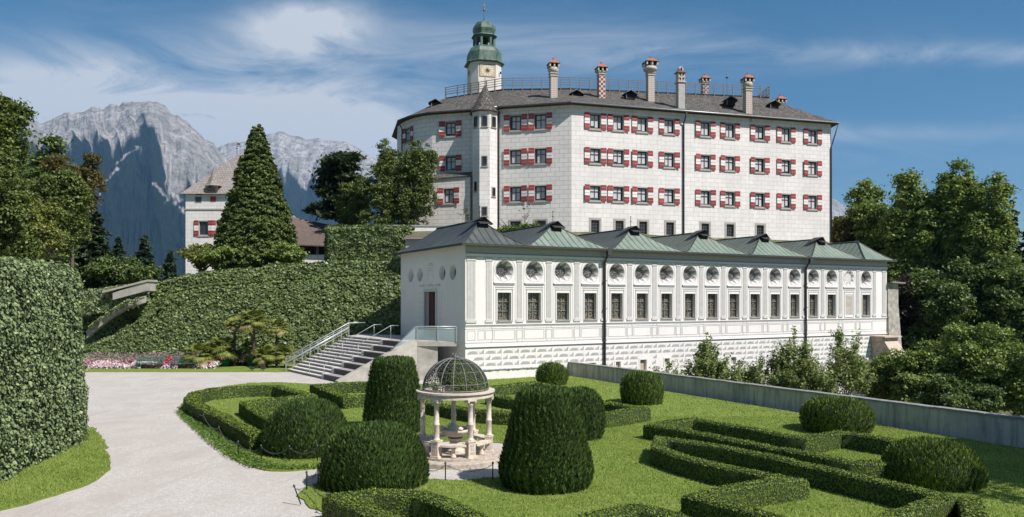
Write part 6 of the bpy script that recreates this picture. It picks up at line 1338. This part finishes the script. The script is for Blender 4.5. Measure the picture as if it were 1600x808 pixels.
def cypress(px, Y, ytop, hwp, z0, label, mat, nc, per, leaf):
    rr = np.random.default_rng(4); c = P(px, 0, Y); sc_ = Y / F; H = CH + (HZ - ytop) * sc_ - z0; W_ = hwp * sc_; r = empty('conifer', (c.x, Y, z0), label, 'tree'); mb = MB(); mb.tube([(0, 0, -.3), (0, 0, H * .96)], .28, 8, r1=.02); o = mb.build('trunk', bark); o.parent = r
    t = 1 - np.sqrt(rr.uniform(0.0002, 1, nc)); th = rr.uniform(0, 2 * math.pi, nc); rad = W_ * (1 - t) ** .82 * (.55 + .45 * np.clip(t * 9 + .45, 0, 1)); rad = rad * (.72 + .34 * rr.random(nc) + .22 * (fbm(th * 1.6, t * 14, 3, 5) - .5)) ; z = H * t + .3
    l = .28 + .45 * (1 - t); n = nc * per; i = np.repeat(np.arange(nc), per); s = rr.uniform(-.6, 1, n); out_ = np.stack([np.cos(th), np.sin(th), np.full(nc, .0)], 1); up_ = np.array([0, 0, 1.]); side = np.stack([-np.sin(th), np.cos(th), np.zeros(nc)], 1)
    q = out_[i] * (rad[i] + s * l[i] * .55)[:, None] + up_ * (z[i] + s * l[i] * .28 - np.where(s > 0, s * s, 0) * l[i] * .35 + rr.normal(0, .10, n) * l[i])[:, None] + side[i] * (rr.normal(0, 1, n) * l[i] * .30 * (1.1 - np.clip(s, 0, 1)))[:, None]
    q[:, 2] = np.clip(q[:, 2], .1, None); nr = out_[i] * .45 + up_ * .8; np_mesh('crown', leafquads(q, nr, leaf, 2.0, .45), 4, mat, r); m = MB(); m.lathe([(W_ * .5, .3), (W_ * .6, H * .12), (W_ * .38, H * .45), (W_ * .12, H * .8), (.02, H * .93)], 12); o = m.build('inner_crown', bodygreen); o.parent = r
def pine(px, Y, ytop, hwp, ybot, z0, label, mat, pads=26, n=9000, leaf=.3):
    rr = np.random.default_rng(int(px)); c = P(px, 0, Y); sc_ = Y / F; ztop = CH + (HZ - ytop) * sc_; zb = CH + (HZ - ybot) * sc_; r = empty('pine_tree', (c.x, Y, z0), label, 'tree'); H = ztop - z0; mb = MB(); mb.tube([(0, 0, -.3), (.2, 0, H * .5), (0, .2, H * .95)], .3, 8, r1=.06); Q = []
    per = n // pads
    for k in range(pads):
        t = k / pads; z = zb - z0 + (ztop - zb) * (.05 + .93 * t); a = rr.uniform(0, 2 * math.pi); L_ = hwp * sc_ * (1.0 - .55 * t) * rr.uniform(.35, 1); cx_, cy_ = math.cos(a) * L_, math.sin(a) * L_; mb.tube([(0, 0, z - .6), (cx_ * .6, cy_ * .6, z - .25), (cx_, cy_, z)], .09, 4, r1=.03)
        pr = hwp * sc_ * rr.uniform(.25, .42); v = rr.normal(0, 1, (per, 3)) * np.array([pr * .55, pr * .55, pr * .16]); Q.append(v + np.array([cx_, cy_, z + .15]))
    o = mb.build('trunk', bark); o.parent = r; Q = np.concatenate(Q); np_mesh('crown', leafquads(Q, np.tile([0., 0, 1], (len(Q), 1)), leaf, 2.2, .8), 4, mat, r)
# left group
broad(-6, 44, 118, 50, 330, 5.5, 'tall dark-topped broadleaf tree at the left edge of the photo', f_mid, .19, 34000, lobes=17, seed=3, tw=.4)
broad(-14, 40, 225, 66, 430, 0, 'dense tree crown directly above the ivy bastion at the left edge', f_mid, .17, 34000, lobes=18, seed=5)
broad(38, 42, 300, 50, 420, 0, 'yellow-green bushy tree rising over the ivy bastion', f_olive, .15, 26000, lobes=15, seed=9, tw=.2)
broad(86, 50, 262, 45, 420, 0, 'mid-green tree just right of the yellow-green one', f_mid, .18, 24000, lobes=15, seed=8)
broad(112, 56, 236, 52, 345, 3, 'loose bronze-leaved tree leaning over the darker trees', f_rust, .2, 5200, lobes=10, seed=13, tw=.18)
broad(75, 58, 240, 48, 450, 3, 'dark tree behind the bronze-leaved tree', f_dark, .3, 13000, lobes=16, seed=14)
conifer(142, 68, 312, 42, 4.5, 'dark bluish pine below the bronze tree', f_pine, 14000, .24, power=.6, droop=.2)
conifer(185, 72, 372, 30, 3.5, 'small dark spruce nearest the dark pine', f_blue, 6500, .26, grp='young spruces on the slope', name='spruce', power=.9)
conifer(226, 76, 366, 34, 3.5, 'tallest young spruce in the gap below the mountain', f_blue, 8000, .26, grp='young spruces on the slope', name='spruce', power=.9)
conifer(266, 82, 392, 26, 4, 'young spruce beside the white tower house', f_blue, 5500, .26, grp='young spruces on the slope', name='spruce', power=.9)
broad(205, 70, 405, 34, 455, 3.5, 'low dark bush at the foot of the young spruces', f_dark, .26, 7000, lobes=10, name='bush', cat='bush', depthf=1.0)
broad(158, 67, 405, 34, 446, 5, 'dark bush beside the ivy bastion edge', f_dark, .24, 7000, lobes=10, name='bush', cat='bush')
cypress(402, 72, 193, 68, 7.6, 'large dense conical conifer in front of the white tower house', f_con, 4200, 32, .13)
broad(312, 70, 374, 30, 425, 7.2, 'pale leafed shrub at the foot of the white tower house', f_olive, .22, 3600, lobes=10, name='shrub', cat='shrub')
broad(350, 69, 384, 34, 420, 7.4, 'bright green shrub left under the big conifer', f_tree, .2, 5200, lobes=10, name='shrub', cat='shrub')
broad(450, 69, 380, 26, 415, 8, 'small shrub right under the big conifer', f_tree, .2, 3600, lobes=9, name='shrub', cat='shrub')
pine(530, 90, 240, 42, 345, 11, 'dark spreading pine left of the castle', f_pine, pads=34, n=16000, leaf=.32)
broad(600, 84, 222, 46, 372, 11.5, 'birch-like tree with feathery olive crown, left of its taller neighbour', f_mid, .2, 16000, lobes=20, seed=21, tw=.2, trunkm=bark_pale)
broad(648, 83, 200, 32, 372, 11.5, 'tallest feathery tree touching the left corner of the castle', f_mid, .2, 15000, lobes=18, seed=22, tw=.2, trunkm=bark_pale)
broad(552, 86, 275, 26, 372, 11.5, 'small tree between the dark pine and the feathery trees', f_mid, .22, 7000, lobes=11, seed=24)
broad(595, 76, 362, 22, 392, 11.0, 'shrub trailing over the creeper wall', f_tree, .2, 3000, lobes=7, name='shrub', cat='shrub')
# strip of low hedge between castle and hall roof
broad(812, 74, 351, 44, 376, 9.0, 'low clipped shrubs along the castle foot above the hall roof', f_box, .16, 8000, lobes=16, name='shrub', cat='shrub', depthf=.4)
broad(820, 83.5, 318, 13, 350, 12.4, 'bare twiggy climber on the castle wall between two small windows', f_rust, .08, 260, lobes=6, name='climber', cat='climber', trunkm=bark_pale, tw=.05, depthf=.15)
broad(728, 84.5, 318, 12, 350, 12.4, 'bare twiggy climber beside the stair turret foot', f_rust, .08, 220, lobes=6, name='climber', cat='climber', trunkm=bark_pale, tw=.05, depthf=.15)
def wispy(px, Y, ytop, hwp, z0, label, mat, n=5000, stems=16, leaf=.1, name='young_tree', seed=1, grp=None, cat='tree'):
    rr = np.random.default_rng(seed); c = P(px, 0, Y); sc_ = Y / F; H = CH + (HZ - ytop) * sc_ - z0; W_ = hwp * sc_; r = empty(name, (c.x, Y, z0), label, cat, grp); mb = MB(); tb = MB(); Q = []
    mb.tube([(0, 0, -.3), (.05, 0, H * .25), (0, .04, H * .55)], .09, 6, r1=.04)
    for k in range(stems):
        a = rr.uniform(0, 2 * math.pi); b0 = Vector((0, 0, H * rr.uniform(.12, .4))); rad = W_ * rr.uniform(.2, 1.15); top = H * (1 - .45 * (rad / W_) ** 2) * rr.uniform(.6, 1.04); p1 = Vector((math.cos(a) * rad * .6, math.sin(a) * rad * .6, b0.z + (top - b0.z) * .35)); p2 = Vector((math.cos(a) * rad, math.sin(a) * rad, top)); path = [b0, p1, p2]
        tb.tube(path, .03, 4, r1=.008)
        for j in range(3):
            t0 = rr.uniform(.2, .7); q0 = p1.lerp(p2, t0); q1 = q0 + Vector((rr.normal(0, W_ * .22), rr.normal(0, W_ * .22), H * rr.uniform(.05, .2))); tb.tube([q0, q1], .012, 3); m = n // (stems * 4); t = rr.uniform(0, 1, (m, 1)); Q.append(np.array(q0) * (1 - t) + np.array(q1) * t + rr.normal(0, .13, (m, 3)))
        m = n // (stems * 4) ; t = rr.uniform(.05, 1, (m, 1)); Q.append(np.array(p1) * (1 - t) + np.array(p2) * t + rr.normal(0, .15, (m, 3)) * (1.3 - t))
    Q = np.concatenate(Q); o = mb.build('trunk', bark_pale); o.parent = r; o = tb.build('branches', bark_pale); o.parent = r; np_mesh('crown', leafquads(Q, np.tile([0., -.3, 1], (len(Q), 1)), leaf, 1.6, .7), 4, mat, r); return r
# right wood
RG = 'tall trees right of the hall'
broad(1372, 97, 290, 52, 470, -4, 'leftmost tall broadleaf tree right of the castle', f_tree, .36, 22000, lobes=20, grp=RG, seed=31, tw=.4)
broad(1432, 90, 272, 46, 520, -4, 'tall broadleaf tree with high open crown, second from the castle', f_tree, .36, 26000, lobes=24, grp=RG, seed=32, tw=.4)
broad(1500, 88, 272, 44, 520, -4, 'tall broadleaf tree in the middle of the right-hand wood', f_tree, .36, 26000, lobes=24, grp=RG, seed=33, tw=.4)
broad(1552, 84, 276, 34, 540, -4, 'tall narrow broadleaf tree with tufted top near the right edge', f_tree, .34, 20000, lobes=20, grp=RG, seed=34, tw=.4)
conifer(1582, 96, 308, 36, -4, 'dark spruce with pointed top at the right edge', f_pine, 16000, .34, name='spruce', grp='spruces at the right edge')
conifer(1612, 92, 318, 40, -4, 'dark spruce cut by the right edge of the photo', f_pine, 16000, .34, name='spruce', grp='spruces at the right edge')
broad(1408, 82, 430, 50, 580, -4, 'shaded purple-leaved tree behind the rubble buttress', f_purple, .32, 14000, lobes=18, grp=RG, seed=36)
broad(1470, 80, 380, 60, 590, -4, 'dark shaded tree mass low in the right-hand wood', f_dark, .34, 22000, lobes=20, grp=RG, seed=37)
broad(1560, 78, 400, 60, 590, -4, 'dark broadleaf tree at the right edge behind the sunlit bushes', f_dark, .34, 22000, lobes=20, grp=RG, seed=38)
broad(1312, 98, 345, 20, 410, -4, 'rusty autumn tree just right of the castle corner', f_rust, .32, 6000, lobes=10, seed=39)
broad(1350, 100, 350, 30, 430, -4, 'dim tree behind the rusty tree and the hall roof end', f_tree, .34, 8000, lobes=12, seed=40)
BG = 'bushy fruit trees behind the garden wall'
broad(1440, 56, 540, 74, 650, -4, 'sunlit bushy tree behind the wall, right of the sandstone abutment', f_tree, .2, 18000, lobes=20, grp=BG, seed=41)
broad(1540, 54, 508, 74, 640, -4, 'big spreading bushy tree behind the wall near the right edge', f_tree, .2, 24000, lobes=24, grp=BG, seed=42)
broad(1600, 50, 540, 60, 660, -4, 'bushy tree behind the wall cut by the right edge', f_tree, .2, 16000, lobes=18, grp=BG, seed=43)
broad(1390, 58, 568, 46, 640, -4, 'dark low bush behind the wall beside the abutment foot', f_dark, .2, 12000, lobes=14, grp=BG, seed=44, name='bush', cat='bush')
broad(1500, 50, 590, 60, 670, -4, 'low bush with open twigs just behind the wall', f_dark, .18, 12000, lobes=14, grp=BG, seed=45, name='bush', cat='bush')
YG = 'young leafy trees in front of the hall'
wispy(1105, 54, 520, 42, -3.5, 'leftmost young tree screening the foot of the hall', f_young, 8835, 36, .13, seed=51, grp=YG)
wispy(1045, 53, 552, 30, -3.5, 'small wispy shrub left of the young trees before the hall', f_tree, 2200, 12, .11, seed=52, grp=YG, name='shrub', cat='shrub')
wispy(1190, 54, 530, 42, -3.5, 'young tree with low crown between its taller neighbours', f_young, 6944, 33, .12, seed=53, grp=YG)
wispy(1243, 54, 508, 44, -3.5, 'tallest wispy young tree around the downpipe of the hall', f_young, 8370, 39, .12, seed=54, grp=YG)
wispy(1322, 55, 508, 42, -3.5, 'rightmost young tree before the last windows of the hall', f_young, 7905, 36, .12, seed=55, grp=YG)
wispy(1285, 52, 560, 34, -3.5, 'low scrubby shrub between the two right young trees', f_young, 3769, 26, .11, seed=56, name='shrub', cat='shrub')
wispy(1150, 52.5, 566, 30, -3.5, 'low scrubby shrub under the leftmost young tree', f_young, 3174, 22, .11, seed=57, name='shrub', cat='shrub')
# off-frame trees whose shade falls over the lower right lawn
broad(2140, 19, 190, 290, 400, 0, 'tree outside the right edge that shades the lower right lawn', f_tree, .3, 9000, lobes=22, seed=61, open_=1)
# ------------------------------------------------------------------ haze
mb = MB(); mb.box(-11000, 11000, -150, 11500, -6, 2600); hz = mb.build('haze', []) if False else None
me = bpy.data.meshes.new('haze'); x0, x1, y0, y1, z0, z1 = -9500, 9500, -120, 11900, -215, 2300
me.from_pydata([(x0, y0, z0), (x1, y0, z0), (x1, y1, z0), (x0, y1, z0), (x0, y0, z1), (x1, y0, z1), (x1, y1, z1), (x0, y1, z1)], [], [(0, 3, 2, 1), (4, 5, 6, 7), (0, 1, 5, 4), (1, 2, 6, 5), (2, 3, 7, 6), (3, 0, 4, 7)])
hm = bpy.data.materials.new('haze_air'); hm.use_nodes = True; t = hm.node_tree; t.nodes.remove(t.nodes['Principled BSDF']); v = t.nodes.new('ShaderNodeVolumePrincipled'); v.inputs['Color'].default_value = (.27, .56, 1, 1); v.inputs['Density'].default_value = 4.3e-5; v.inputs['Anisotropy'].default_value = .1
t.links.new(v.outputs[0], t.nodes['Material Output'].inputs['Volume']); me.materials.append(hm); o = bpy.data.objects.new('haze', me); COL.objects.link(o); tag(o, kind='stuff')
